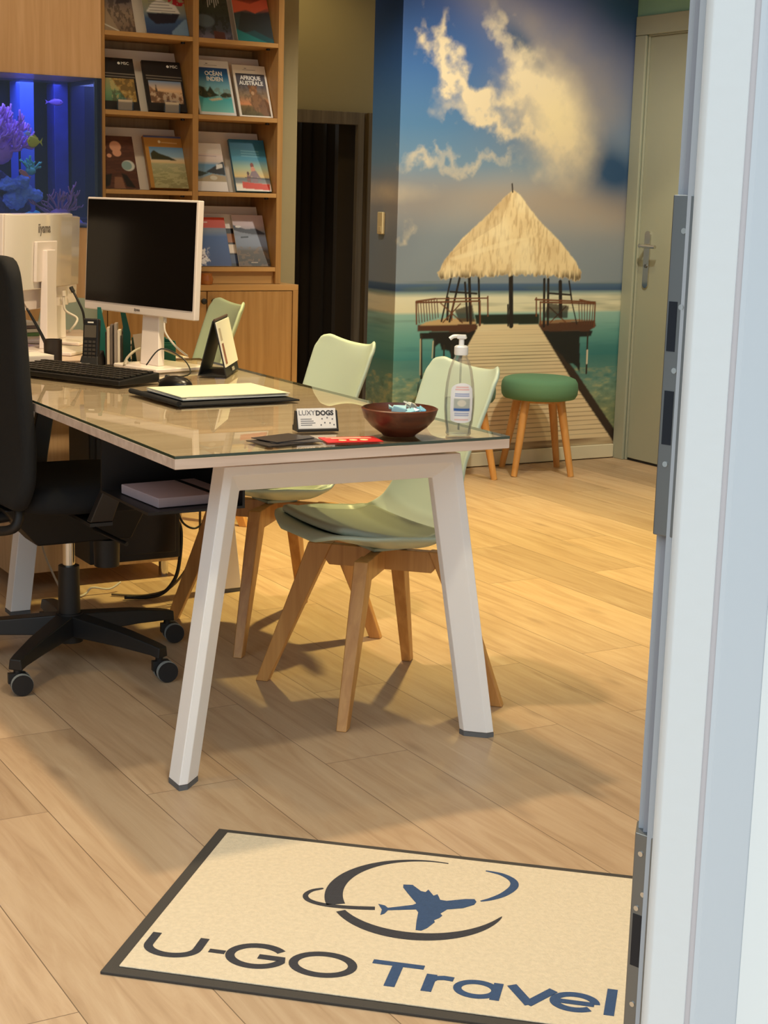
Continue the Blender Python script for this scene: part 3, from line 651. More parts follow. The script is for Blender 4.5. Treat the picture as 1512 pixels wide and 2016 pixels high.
fish('striped_fish', 'small white fish above the purple coral', (1.985, 6.31, 1.468), 0.026, 0.016, S(220, 225, 250), 0.3)

# ------------------------------------------------------------------ travel brochures on the bookcase
PRINT = printed('brochure_print', 0.5)
PAGE = mat('paper_white', S(240, 232, 220), 0.7)
INKW = mat('ink_white', S(240, 236, 228), 0.5)
INKD = mat('ink_dark', S(52, 48, 48), 0.5)
TILT = 0.41
def brochure(label, xl, xr, zb, h, thick, paint, y=6.335, spine=None, group='travel brochures on the bookcase', rz=0):
    wd = xr-xl
    t = thing('travel_brochure', label, 'brochure', ((xl+xr)/2, y, zb+0.0012+thick*.42), 0, group, rot=(-TILT, 0, rz))
    H = h/math.cos(TILT)*1.03
    B().box(-wd/2, wd/2, 0.0006, thick, 0, H).build('pages', spine or PAGE, t, bevel=0.0008)
    p = Pic(84, 108)
    paint(p)
    p.mesh('cover', lambda U, V: ((U-0.5)*wd, U*0, V*H), PRINT, t)
    return t, wd, H
def pc_coast(p):
    p.vgrad([(0, (120, 96, 78)), (0.3, (150, 128, 108)), (0.6, (90, 84, 96)), (0.7, (120, 124, 140)), (0.85, (52, 84, 140)), (1, (90, 120, 160))])
    n = p.noise(14, 14, 1); p.mix((n > 0.55)*(p.Y < 0.75)*0.6, (58, 46, 44)); p.poly([(0, .0), (.5, .0), (.1, .5), (0, .5)], (160, 136, 110)); p.line((0.1, 0.1), (0.5, 0), .02, (220, 210, 190))
    p.poly([(.5, .45), (.95, .5), (.95, .75), (.7, .72), (.6, .6)], (60, 52, 58))
def pc_ship(p):
    p.vgrad([(0, (44, 66, 110)), (0.25, (60, 90, 130)), (0.36, (130, 140, 140)), (0.7, (170, 160, 96)), (1, (196, 176, 96))])
    n = p.noise(20, 20, 2); p.mix((n > 0.52)*(p.X > .62)*(p.Y > .5), (170, 30, 46)); p.mix((n > .6)*(p.X < .4)*(p.Y > .75), (110, 120, 60))
    p.poly([(.08, .34), (.85, .36), (.7, .2), (.25, .16), (.1, .26)], (26, 24, 44)); p.poly([(.06, .36), (.86, .37), (.78, .5), (.4, .6), (.2, .5)], (224, 220, 214))
    for i in range(4): p.line((.15, .39+.05*i), (.75-.06*i, .4+.05*i), .012, (120, 116, 120))
    p.poly([(.6, .05), (.95, .28), (1, .28), (1, 0), (.6, 0)], (120, 150, 180))
def pc_fall(p):
    p.vgrad([(0, (128, 118, 140)), (0.15, (66, 72, 84)), (0.45, (44, 52, 44)), (1, (70, 66, 46))]); n = p.noise(12, 12, 4)
    p.mix((n > .55)*.6, (30, 34, 28))
    for i in range(6): p.line((.5+.05*i, 1), (.46+.06*i, .55+.04*(i % 3)), .018, (206, 200, 190))
    p.ell(.3, .3, .3, .12, (96, 110, 120), k=.7); p.poly([(.5, 0), (.8, 0), (.8, .12), (.5, .14)], (96, 54, 50))
def pc_antarctic(p):
    p.vgrad([(0, (20, 80, 84)), (0.5, (60, 66, 66)), (0.62, (196, 90, 60)), (0.75, (110, 40, 30)), (1, (74, 30, 26))]); n = p.noise(10, 6, 6)
    p.poly([(0, .48), (.35, .55), (.6, .5), (1, .62), (1, .8), (.5, .66), (0, .72)], (214, 96, 66)); p.poly([(0, .1), (.5, .2), (1, .05), (1, .55), (.6, .48), (.2, .5)], (44, 46, 46), k=.85)
    p.poly([(0, .2), (.4, .1), (.8, 0), (0, 0)], (28, 120, 116)); p.ell(.15, .84, .14, .07, (214, 120, 50))
def pc_msc(sc):
    def f(p):
        p.fill((26, 22, 24))
        for y in (.70, .645): p.line((.06, y), (.98, y-.01), .016, (150, 140, 128), .8)
        m = ((p.X > .09) & (p.X < .95) & (p.Y > .16) & (p.Y < .60)).astype(float)
        q = Pic(p.w, p.h); n = q.noise(12, 12, 9+sc)
        if sc:
            q.vgrad([(.1, (120, 90, 72)), (.3, (190, 150, 116)), (.42, (236, 196, 150)), (.6, (120, 150, 186))])
            q.poly([(.09, .5), (.2, .42), (.3, .4), (.5, .38), (.75, .36), (.95, .24), (.95, .16), (.09, .16)], (150, 112, 84)); q.poly([(.24, .38), (.27, .56), (.3, .38)], (70, 58, 52)); q.mix((n > .58)*(q.Y < .38)*.6, (86, 62, 48)); q.mix((n < .42)*(q.Y < .38)*.6, (226, 200, 170))
        else:
            q.vgrad([(.1, (70, 110, 84)), (.3, (110, 150, 110)), (.6, (168, 160, 110))]); q.mix(q.pmask([(.35, .6), (.95, .6), (.95, .16), (.7, .16), (.5, .4)])*1.0, (168, 132, 70)); q.mix((n > .55)*.6*(q.X > .3), (84, 70, 44)); q.mix((n < .4)*.6*(q.X > .3), (206, 180, 112))
        p.mix(m, q.a)
    return f
def pc_ocean(p):
    p.fill((236, 232, 226))
    m = ((p.X > .06) & (p.X < .94) & (p.Y > .05) & (p.Y < .86)).astype(float); q = Pic(p.w, p.h); n = q.noise(14, 14, 14)
    q.vgrad([(.05, (130, 206, 196)), (.3, (70, 176, 184)), (.36, (150, 200, 196)), (.55, (120, 180, 200)), (.7, (40, 110, 160)), (.86, (22, 70, 130))])
    q.poly([(.06, .34), (.1, .52), (.22, .5), (.3, .42), (.4, .52), (.5, .4), (.62, .36), (.4, .32), (.2, .3)], (44, 52, 36)); q.poly([(.62, .36), (.76, .42), (.94, .4), (.94, .34), (.7, .32)], (50, 58, 40)); q.mix((n > .55)*(q.Y > .3)*(q.Y < .5)*.4, (120, 110, 76)); q.poly([(.3, .28), (.62, .32), (.7, .29), (.4, .25)], (214, 196, 160))
    p.mix(m, q.a)
def pc_africa(p):
    p.fill((236, 226, 210))
    m = ((p.X > .07) & (p.X < .95) & (p.Y > .02) & (p.Y < .84)).astype(float); q = Pic(p.w, p.h); n = q.noise(16, 16, 16)
    q.vgrad([(.02, (86, 80, 46)), (.2, (120, 96, 56)), (.24, (214, 140, 90)), (.4, (150, 124, 92)), (.6, (96, 92, 96)), (.84, (74, 76, 88))])
    q.ell(.52, .5, .13, .12, (150, 104, 64)); q.ell(.42, .58, .04, .04, (130, 84, 54)); q.ell(.62, .58, .04, .04, (130, 84, 54)); q.ell(.6, .28, .22, .2, (138, 98, 62)); q.ell(.8, .18, .18, .18, (120, 84, 54)); q.mix((n > .55)*.35, (60, 46, 30)); q.ell(.5, .46, .05, .04, (190, 150, 110))
    p.mix(m, q.a)
def pc_boots(p):
    p.fill((92, 52, 40)); n = p.noise(4, 30, 18); p.mix((n > .5)*.5, (66, 36, 30))
    for c in ((.12, .78, .13, .09), (.5, .8, .17, .11), (.52, .68, .13, .08), (.3, .62, .07, .04)): p.ell(*c, (222, 160, 130))
    for c in ((.0, .45, .16, .10), (.78, .44, .19, .11)): p.ell(*c, (214, 214, 206)); 
    p.ell(.74, .44, .15, .09, (140, 168, 168)); p.poly([(.02, .02), (.2, .05), (.3, .28), (.1, .25)], (22, 20, 22)); p.poly([(.55, .3), (.7, .26), (.9, .02), (.66, .04)], (22, 20, 22)); p.poly([(.3, .0), (.62, .0), (.56, .22), (.36, .22)], (140, 96, 74))
def pc_beach(p):
    p.fill((186, 132, 62))
    m = ((p.X > .1) & (p.Y < .78)).astype(float); q = Pic(p.w, p.h); n = q.noise(6, 30, 20)
    q.vgrad([(0, (150, 140, 96)), (.25, (158, 156, 112)), (.46, (176, 176, 140)), (.49, (226, 200, 150)), (.54, (226, 206, 170)), (.6, (150, 184, 206)), (.78, (96, 140, 184))]); q.mix((n > .52)*(q.Y < .46)*.45, (206, 198, 150))
    q.poly([(.12, .54), (.13, .66), (.22, .72), (.34, .66), (.6, .6), (.8, .53)], (58, 60, 38)); p.mix(m, q.a)
    p.poly([(0, .96), (1, .96), (1, 1), (0, 1)], (66, 84, 130)); p.ell(.4, .88, .04, .03, (240, 220, 180)); p.line((.46, .87), (.86, .86), .02, (220, 180, 120))
def pc_fjord(p):
    p.fill((226, 214, 206))
    m = ((p.Y > .2) & (p.Y < .78)).astype(float); q = Pic(p.w, p.h)
    q.vgrad([(.2, (150, 140, 120)), (.35, (120, 150, 170)), (.55, (96, 140, 176)), (.62, (206, 190, 180)), (.78, (226, 206, 200))])
    q.poly([(0, .5), (.2, .42), (.5, .38), (.2, .3), (0, .32)], (44, 54, 40)); q.poly([(.4, .4), (.95, .62), (1, .62), (1, .34), (.7, .36)], (38, 40, 44)); q.poly([(.0, .2), (.6, .36), (1, .32), (1, .2)], (170, 150, 120)); q.ell(.62, .28, .12, .05, (200, 190, 170)); q.poly([(.74, .46), (.95, .5), (.95, .58), (.76, .56)], (220, 216, 210))
    p.mix(m, q.a); p.line((.1, .92), (.3, .93), .014, (120, 120, 124)); p.line((.15, .74), (.8, .73), .015, (170, 150, 160))
def pc_family(p):
    p.vgrad([(0, (226, 218, 206)), (.12, (226, 214, 190)), (.16, (130, 130, 126)), (.24, (96, 104, 110)), (.28, (206, 176, 110)), (.45, (150, 168, 140)), (.6, (60, 128, 150)), (1, (36, 104, 140))])
    p.poly([(.18, .05), (.96, .02), (.98, .14), (.5, .16), (.2, .18)], (196, 60, 40)); p.ell(.55, .5, .055, .055, (120, 56, 44)); p.ell(.56, .42, .07, .06, (196, 130, 104)); p.poly([(.5, .38), (.64, .4), (.76, .24), (.72, .2), (.66, .28), (.66, .16), (.48, .16), (.5, .3), (.44, .2), (.4, .24)], (126, 104, 110)); p.ell(.4, .34, .04, .04, (90, 60, 50)); p.poly([(.36, .3), (.44, .3), (.46, .16), (.34, .18)], (124, 84, 80)); p.line((.3, .26), (1, .24), .014, (40, 40, 44))
    for i in range(3): p.line((.3, .78-.05*i), (.8, .77-.05*i), .022, (96, 156, 176))
def pc_coralcover(p):
    p.vgrad([(0, (40, 60, 110)), (.6, (44, 76, 130)), (.72, (110, 120, 140)), (.78, (120, 120, 140)), (.79, (196, 66, 40)), (1, (206, 70, 44))]); n = p.noise(16, 16, 24)
    m = p.blob(.15, .22, .4, .3); p.mix(np.clip((m+n*.7-.95)*8, 0, 1), (214, 206, 206)); p.mix(np.clip((m+n*.7-1.15)*8, 0, 1)*(p.noise(30, 30, 25) > .5), (120, 96, 110)); p.line((.1, .9), (.5, .9), .02, (230, 200, 190))
def pc_photos(p):
    p.fill((226, 216, 210)); n = p.noise(9, 9, 26)
    p.mix((p.Y < .72)*1.0, (40, 38, 44)); 
    for i, c in enumerate(((190, 130, 90), (60, 70, 96), (120, 60, 46), (210, 190, 170), (70, 86, 60), (150, 96, 60))): p.poly([(.4+.3*(i % 2), .05+.2*(i//2)), (.68+.3*(i % 2), .05+.2*(i//2)), (.68+.3*(i % 2), .22+.2*(i//2)), (.4+.3*(i % 2), .22+.2*(i//2))], c)
def pc_mountain(p):
    p.vgrad([(0, (48, 40, 34)), (.3, (76, 64, 54)), (.4, (110, 116, 132)), (.66, (124, 132, 150)), (.8, (200, 180, 186)), (1, (206, 184, 190))]); n = p.noise(10, 20, 28)
    p.poly([(0, .8), (.2, .76), (.4, .72), (.7, .74), (1, .64), (.95, .62), (.6, .62), (.2, .66), (0, .7)], (54, 56, 72)); p.mix((n > .55)*(p.Y < .38)*.6, (110, 84, 60)); p.line((.2, .56), (.42, .57), .03, (36, 44, 56)); p.ell(.16, .77, .1, .025, (226, 220, 220)); p.line((.4, .07), (.6, .07), .015, (170, 150, 130))
Z1, Z2, Z3, Z4 = SH[1], SH[2], SH[3], SH[4]
brochure('brochure with a coastal street, leftmost on the uppermost visible bookcase shelf', 2.306, 2.452, Z1, .235, .004, pc_coast)
brochure('brochure with a white cruise ship beside red flowers, upper left shelf', 2.498, 2.686, Z1, .235, .010, pc_ship)
brochure('brochure with a waterfall on dark rock, upper right shelf', 2.716, 2.884, Z1, .235, .004, pc_fall)
t_, wd, H = brochure('brochure with red and teal rocky landscape, far right of the upper shelf', 2.908, 3.076, Z1, .235, .006, pc_antarctic)
text('ANTIPODES', .022, INKW, t_, (0.02, -0.0006, H*.86), sx=1.1)
t_, wd, H = brochure('black brochure with a mossy cliff photo, left end of the middle shelf', 2.306, 2.470, Z2, .205, .006, pc_msc(0))
text('MSC', .018, INKW, t_, (0.045, -0.0006, H*.90)); B().cyl((0.018, 0.0002, H*.9), (0.018, -0.0008, H*.9), .006, n=10).build('emblem', INKW, t_)
t_, wd, H = brochure('black brochure with an old town and spire, second on the middle shelf', 2.508, 2.678, Z2, .20, .014, pc_msc(1), spine=mat('black_cover', S(26, 22, 24), .35))
text('MSC', .018, INKW, t_, (0.055, -0.0006, H*.90)); B().cyl((0.028, 0.0002, H*.9), (0.028, -0.0008, H*.9), .006, n=10).build('emblem', INKW, t_)
t_, wd, H = brochure('white framed brochure titled OCÉAN INDIEN with a blue lagoon', 2.734, 2.904, Z2, .222, .006, pc_ocean)
text('OCÉAN', .027, INKW, t_, (0.008, -0.0006, H*.755), bold=.0008, sx=.86); text('INDIEN', .027, INKW, t_, (0.010, -0.0006, H*.655), bold=.0008, sx=.86); B().box(-.03, .03, -.0006, -.0001, H*.905, H*.912).box(-.022, -.012, -.0006, -.0001, H*.93, H*.945).build('printed_mark', mat('ink_grey', S(150, 140, 132), .5), t_)
t_, wd, H = brochure('white framed brochure titled AFRIQUE AUSTRALE with lion cubs', 2.920, 3.076, Z2, .212, .006, pc_africa)
text('AFRIQUE', .026, INKW, t_, (0.0, -0.0006, H*.75), bold=.0008, sx=.92); text('AUSTRALE', .026, INKW, t_, (0.0, -0.0006, H*.65), bold=.0008, sx=.92); B().box(-.03, .03, -.0006, -.0001, H*.905, H*.912).box(-.022, -.012, -.0006, -.0001, H*.93, H*.945).build('printed_mark', mat('ink_grey', S(150, 140, 132), .5), t_)
brochure('brown brochure with coffee cups and boots on boards, left end of the third shelf', 2.306, 2.466, Z3, .208, .004, pc_boots)
brochure('thick ochre brochure with a rippled sandy beach and green headland', 2.516, 2.686, Z3, .21, .022, pc_beach, spine=mat('ochre_cover', S(168, 116, 52), .4))
brochure('white brochure with a fjord photo, third shelf right of the divider', 2.716, 2.868, Z3, .195, .004, pc_fjord)
brochure('thick blue brochure with a family sitting in a boat', 2.908, 3.074, Z3, .212, .016, pc_family, spine=mat('blue_cover', S(52, 110, 140), .4))
brochure('blue brochure with a white coral and red heading, lowest shelf', 2.716, 2.884, Z4, .198, .006, pc_coralcover, y=6.328)
brochure('white brochure with a strip of small photos, between two others on the lowest shelf', 2.80, 2.935, Z4, .213, .004, pc_photos, y=6.352)
brochure('grey brochure with a mountain lake, lowest shelf right end', 2.924, 3.074, Z4, .21, .006, pc_mountain)
for x, lb in ((2.395, 'clear acrylic card box in front of the mossy cliff brochure'), (2.600, 'clear acrylic card box in front of the old town brochure')):
    t = thing('card_box', lb, 'card holder', (x, 6.315, Z2+0.001), 0, 'acrylic card boxes on the middle shelf')
    b = B().box(-.034, .034, -.006, -.0045, 0, .034).box(-.034, .034, .0045, .006, 0, .05).box(-.034, -.0325, -.0045, .0045, 0, .034).box(.0325, .034, -.0045, .0045, 0, .034)
    b.build('box_body', clear('acrylic', (.93, .93, .9, 1), 1.0, 1.45), t); B().box(-.03, .03, -.002, .002, .001, .042).build('cards', mat('pinkish_card', S(214, 190, 160), .6), t)

# ------------------------------------------------------------------ front desk
DX0, DX1, DY0, DY1, DZ = 1.197, 2.000, 2.890, 4.630, 0.744
def portal(b, fl, tl_, tr_, frr, yf, ydir):
    # outer outline foot-left, top-left, top-right, foot-right in x,z; section: front flat, chamfer, back
    P = [Vector(p) for p in (fl, tl_, tr_, frr)]
    def offs(k):
        out = []
        dirs = [(P[i+1]-P[i]).normalized() for i in range(3)]; nr = [Vector((d.y, -d.x)) for d in dirs]
        for i in range(4):
            if i == 0: a = P[0]+nr[0]*k; out.append(a+dirs[0]*((P[0].y-a.y)/dirs[0].y))
            elif i == 3: a = P[3]+nr[2]*k; out.append(a+dirs[2]*((P[3].y-a.y)/dirs[2].y))
            else:
                a, d1 = P[i]+nr[i-1]*k, dirs[i-1]; c, d2 = P[i]+nr[i]*k, dirs[i]
                det = d1.x*-d2.y+d2.x*d1.y; r = c-a; t = (r.x*-d2.y+d2.x*r.y)/det
                out.append(a+d1*t)
        return out
    o0, o1, o2 = offs(0.0), offs(0.02), offs(0.060)
    rings = []
    for i in range(4):
        rings.append([Vector((o0[i].x, yf, o0[i].y)), Vector((o1[i].x, yf, o1[i].y)), Vector((o2[i].x, yf+0.038*ydir, o2[i].y)), Vector((o2[i].x, yf+0.058*ydir, o2[i].y)), Vector((o0[i].x, yf+0.058*ydir, o0[i].y))])
    b.loft(rings)
    return rings
dk = thing('desk', 'wood-topped desk with glass sheet and white slanted steel legs in the foreground', 'desk', (0, 0, 0))
B().box(DX0, DX1, DY0, DY1, 0.7165, DZ-0.0062).build('tabletop', PALE, dk, bevel=0.0012)
gm = clear('desk_glass', (0.80, 0.84, 0.78, 1), 1.0, 1.5); ge = mat('glass_edge', S(46, 62, 48), 0.1, spec=0.8); gt = clear('desk_glass_underside', (1, 1, 1, 1), 0.0, 1.45)
g = B(); z0, z1 = DZ-0.006, DZ
V = [g.bm.verts.new(p) for p in ((DX0, DY0, z0), (DX1, DY0, z0), (DX1, DY1, z0), (DX0, DY1, z0), (DX0, DY0, z1), (DX1, DY0, z1), (DX1, DY1, z1), (DX0, DY1, z1))]
g.mi = 0; g._f([V[4], V[5], V[6], V[7]]); g.mi = 2; g._f([V[3], V[2], V[1], V[0]])
g.mi = 1
for i in range(4): g._f([V[i], V[(i+1) % 4], V[4+(i+1) % 4], V[4+i]])
g.build('glass_sheet', [gm, ge, gt], dk)
fb = B(); rings = portal(fb, (1.247, 0.012), (1.348, 0.698), (1.932, 0.695), (2.056, 0.012), 2.985, 1)
lf = fb.build('leg_frame', WHITE, dk, bevel=0.002)
for r in (rings[0], rings[3]):
    B().hexa([Vector((p.x, p.y, 0.0)) for p in r], [Vector((p.x, p.y, 0.0115)) for p in r]).build('foot', mat('grey_foot', S(96, 96, 98), 0.6), lf)
fb = B(); rings = portal(fb, (1.345, 0.012), (1.43, 0.698), (2.02, 0.698), (2.102, 0.012), 4.575, -1)
lf2 = fb.build('leg_frame', WHITE, dk, bevel=0.002)
for r in (rings[0], rings[3]):
    B().hexa([Vector((p.x, p.y, 0.0)) for p in r], [Vector((p.x, p.y, 0.0115)) for p in r]).build('foot', mat('grey_foot', S(96, 96, 98), 0.6), lf2)
for x in (1.46, 1.86):
    B().box(x, x+0.05, 3.0, 4.56, 0.699, 0.716).build('rail', mat('dark_rail', S(40, 38, 38), 0.5), dk)
tr = B().box(1.27, 1.505, 3.22, 3.52, 0.556, 0.562).box(1.499, 1.505, 3.22, 3.52, 0.562, 0.716).box(1.27, 1.505, 3.514, 3.52, 0.562, 0.716)
tr.build('cable_tray', BLACK, dk)
nb = thing('notebook', 'lilac grey notebook with a dark band lying in the tray under the desk', 'notebook', (1.392, 3.36, 0.5635), 0.06)
B().box(-.09, .10, -.10, .10, 0, .022).build('pages', mat('lilac_paper', S(176, 160, 166), .7), nb, bevel=.002)
B().box(.045, .058, -.1012, .1012, -.0005, .0232).build('band', BLACK, nb)
pc = thing('computer', 'black computer box hanging in shadow under the far end of the desk', 'computer', (1.69, 4.455, 0.17))
B().box(-.15, .135, -.09, .09, .0, .43).build('case', BLACK, pc, bevel=.004)
B().box(-.13, .12, -.094, -.09, .02, .41).build('front_panel', mat('black_gloss', S(20, 20, 22), .3), pc, bevel=.002)
B().box(-.14, -.11, -.05, .05, .4305, .5285).box(.09, .12, -.05, .05, .4305, .5285).build('bracket', STEEL, pc)
cr = thing('credenza', 'pale oak pedestal cabinet on small feet under the far desk', 'cabinet', (0, 0, 0))
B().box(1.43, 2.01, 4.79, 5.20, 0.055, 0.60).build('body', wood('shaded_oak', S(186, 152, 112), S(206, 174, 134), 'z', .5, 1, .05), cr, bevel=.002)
for x in (1.46, 1.96):
    for y in (4.83, 5.16): B().cyl((x, y, 0), (x, y, .0545), .016, n=14).build('foot', CHROME, cr, smooth=40)

# far desk
fd = thing('desk', 'second desk beyond the first one, carrying two white screens turned away', 'desk', (0, 0, 0))
B().box(1.20, 1.98, 4.665, 5.70, .7165, DZ).build('tabletop', PALE, fd, bevel=.0012)
fb = B(); rings = portal(fb, (1.31, 0.0), (1.40, .698), (1.86, .698), (1.93, 0.0), 5.62, -1); fb.build('leg_frame', WHITE, fd, bevel=.002)
for x in (1.45, 1.78): B().box(x, x+.05, 4.6, 5.6, .699, .716).build('rail', mat('dark_rail', S(40, 38, 38), 0.5), fd)

# ------------------------------------------------------------------ screens
def screen(label, c, az, tilt, w_, h_, base_c, neck_dx=0.06, group=None, back_logo=False, z=DZ+.0008):
    # local frame: +y is the direction the screen faces, x is right as seen from the back
    t = thing('monitor', label, 'monitor', (base_c[0], base_c[1], z), 0, group)
    n = Vector((math.sin(az)*math.cos(tilt), math.cos(az)*math.cos(tilt), math.sin(tilt)))
    rt = Vector((0, 0, 1)).cross(n).normalized(); up = n.cross(rt)
    off = Vector(c)-Vector((base_c[0], base_c[1], z))
    M = Matrix((rt, n, up)).transposed().to_4x4(); M.translation = off
    Mz = Matrix.Rotation(math.atan2(rt.y, rt.x), 4, 'Z')
    hs = B().box(-w_/2, w_/2, -.020, 0, -h_/2, h_/2, M).build('housing', PLASTW, t, bevel=.003)
    B().box(-w_/2+.006, w_/2-.009, .0002, .0012, -h_/2+.026, h_/2-.006, M).build('screen', mat('dark_screen', S(16, 12, 12), .22, spec=.25), t)
    bl = B().loft([[M @ Vector((x*w_*a, y, zz*h_)) for x, zz in ((-.5, -.28), (.5, -.28), (.5, .5), (-.5, .5))] for a, y in ((.97, -.0201), (.86, -.040))]).build('rear_cover', mat('white_gloss_cover', S(236, 228, 218), .12, coat=.6), t, bevel=.004)
    b2 = B().box(-.075, .075, -.052, -.041, -.20*h_, .22*h_, M).build('mount_plate', mat('white_plastic', S(236, 226, 216), .25), t, bevel=.003)
    q = M @ Vector((0, -.062, 0))
    nk = B()
    lo = [Mz @ Vector(p) for p in ((-.045, -.022, .012), (.045, -.022, .012), (.040, .004, .012), (-.040, .004, .012))]
    hi = [Vector((q.x, q.y, 0))+Mz @ Vector(p) for p in ((-.032, -.013, q.z+.04), (.032, -.013, q.z+.04), (.032, .006, q.z+.04), (-.032, .006, q.z+.04))]
    mid = [l.lerp(h, .35) for l, h in zip(lo, hi)]
    nk.loft([lo, mid, hi]); nk.build('neck', PLASTW, t, bevel=.003)
    B().box(-.105, .105, -.075, .115, 0, .012, Mz).build('base', PLASTW, t, bevel=.004)
    if back_logo:
        o = text('iiyama', .042, mat('grey_ink', S(120, 112, 108), .5), t, M @ Vector((0, -.0408, h_*.34)), sx=.8, bold=.0006)
        o.matrix_local = M @ Matrix.Translation((0, -.0408, h_*.35)) @ Matrix.Rotation(PI/2, 4, 'X') @ Matrix.Scale(-.85, 4, (1, 0, 0))
    else:
        o = text('iiyama', .011, mat('grey_ink', S(120, 112, 108), .5), t, (0, 0, 0), bold=.0002)
        o.matrix_local = M @ Matrix.Translation((0.0, .0006, -h_/2+.013)) @ Matrix.Rotation(PI, 4, 'Z') @ Matrix.Rotation(PI/2, 4, 'X') @ Matrix.Scale(-1, 4, (1, 0, 0))
    return t
main_mon = screen('white framed monitor with a dark screen facing the office chair on the front desk', (1.725, 4.440, 1.068), math.radians(254.9), .048, .541, .336, (1.748, 4.372), z=DZ+.0008)
screen('white monitor seen from behind, nearer of the two on the far desk', (1.565, 4.955, 1.030), math.radians(313), .04, .49, .30, (1.615, 4.925), group=None, back_logo=True)
screen('white monitor seen from behind, mostly hidden by the nearer one on the far desk', (1.70, 5.27, 1.015), math.radians(313), .04, .49, .30, (1.75, 5.24), back_logo=True)

# ------------------------------------------------------------------ things on the front desk
ZT = DZ+.0006
kb = thing('keyboard', 'black computer keyboard in front of the main monitor', 'keyboard', (1.464, 4.221, ZT), math.radians(26))
B().hexa([(-.075, -.22, 0), (.085, -.22, 0), (.085, .22, 0), (-.075, .22, 0)], [(-.075, -.22, .014), (.085, -.22, .026), (.085, .22, .026), (-.075, .22, .014)]).build('case', BLACK, kb, bevel=.003)
KEY = mat('black_key', S(46, 42, 38), .4)
for r in range(6):
    k = B()
    for c_ in range(20):
        x = -.062+.0235*r; y = -.208+.0212*c_
        k.box(x, x+.018, y, y+.0165, .0165+.00175*r, .0215+.00175*r)
    k.build('key_row', KEY, kb, bevel=.001)
ms = thing('mouse', 'black computer mouse beside the keyboard', 'mouse', (1.628, 3.925, ZT), math.radians(25))
B().grid(lambda u, v: (.031*math.cos(2*PI*u)*math.sin(PI*v/2+.001)*1.0, .055*math.sin(2*PI*u)*math.sin(PI*v/2+.001), .032*math.cos(PI*v/2)**.8+.001), 28, 10).build('shell', mat('black_gloss_plastic', S(22, 21, 22), .3), ms, smooth=179)
B().cyl((-.004, .03, .026), (.004, .03, .026), .007, n=12).build('wheel', STEEL, ms, smooth=40)
B().tube([(0, .054, .008), (.04, .10, .007), (.11, .13, .007), (.20, .13, .012), (.225, .18, .05), (.19, .23, .075), (.15, .25, .030)], .0022, 6).build('cable', BLACK, ms, smooth=179)
fo = thing('document_folder', 'black document folder lying open under papers on the desk', 'folder', (1.648, 3.715, ZT), math.radians(3))
B().box(-.168, .168, -.145, .15, 0, .004).build('cover', BLACKF, fo, bevel=.001)
B().cyl((-.168, -.14, .007), (-.168, .145, .007), .0068, n=12).build('spine', BLACKF, fo, smooth=40)
pp = thing('paper_stack', 'stack of printed sheets with a yellowish top lying on the black folder', 'papers', (1.665, 3.735, ZT+.0078), math.radians(3))
rs = random.Random(4)
for i in range(5):
    B().box(-.148, .150, -.108, .108, 0, .0016).build('sheet', mat('sheet_white', S(242, 236, 224), .7) if i < 4 else mat('sheet_yellow', S(246, 240, 200), .7), pp, loc=(rs.uniform(-.006, .006), rs.uniform(-.006, .006), .0018*i), rot=(0, 0, rs.uniform(-.05, .05)))
ca = thing('desk_calendar', 'white and black tent calendar standing right of the main monitor', 'calendar', (1.929, 4.2195, ZT), math.atan2(.187, .124))
# local x along the tent, -y is the printed face
B().hexa([(-.112, 0, 0), (.112, 0, 0), (.112, .003, 0), (-.112, .003, 0)], [(-.112, .036, .155), (.112, .036, .155), (.112, .039, .155), (-.112, .039, .155)]).build('front_board', mat('black_card', S(34, 32, 30), .5), ca)
B().hexa([(-.112, .080, 0), (.112, .080, 0), (.112, .083, 0), (-.112, .083, 0)], [(-.112, .0395, .157), (.112, .0395, .157), (.112, .0425, .157), (-.112, .0425, .157)]).build('back_board', mat('black_card', S(34, 32, 30), .5), ca)
B().box(-.112, .112, .0035, .0795, .0, .003).build('bottom_board', mat('black_card', S(34, 32, 30), .5), ca)
sl = .036/.155
sh = B().hexa([(-.110, sl*.026-.004, .026), (.110, sl*.026-.004, .026), (.110, sl*.026-.0008, .026), (-.110, sl*.026-.0008, .026)], [(-.110, sl*.152-.004, .152), (.110, sl*.152-.004, .152), (.110, sl*.152-.0008, .152), (-.110, sl*.152-.0008, .152)]).build('sheet_block', mat('sheet_white', S(242, 236, 224), .7), ca)
def onface(x0, x1, z0_, z1_, m, nm):
    B().hexa([(x0, sl*z0_-.0046, z0_), (x1, sl*z0_-.0046, z0_), (x1, sl*z0_-.0041, z0_), (x0, sl*z0_-.0041, z0_)], [(x0, sl*z1_-.0046, z1_), (x1, sl*z1_-.0046, z1_), (x1, sl*z1_-.0041, z1_), (x0, sl*z1_-.0041, z1_)]).build(nm, m, sh)
onface(-.098, -.070, .034, .092, mat('reddish_print', S(150, 96, 80), .6, var=.6, vscale=60), 'printed_photo')
onface(-.098, -.070, .10, .135, mat('grey_print', S(190, 176, 160), .6, var=.2, vscale=80), 'printed_text')
onface(-.02, .02, .008, .018, mat('silver_print', S(176, 168, 158), .4), 'printed_logo')
B().cyl((-.11, .0375, .1585), (.11, .0375, .1585), .0035, n=10).build('binding', mat('brown_wire', S(84, 62, 56), .5), ca, smooth=40)

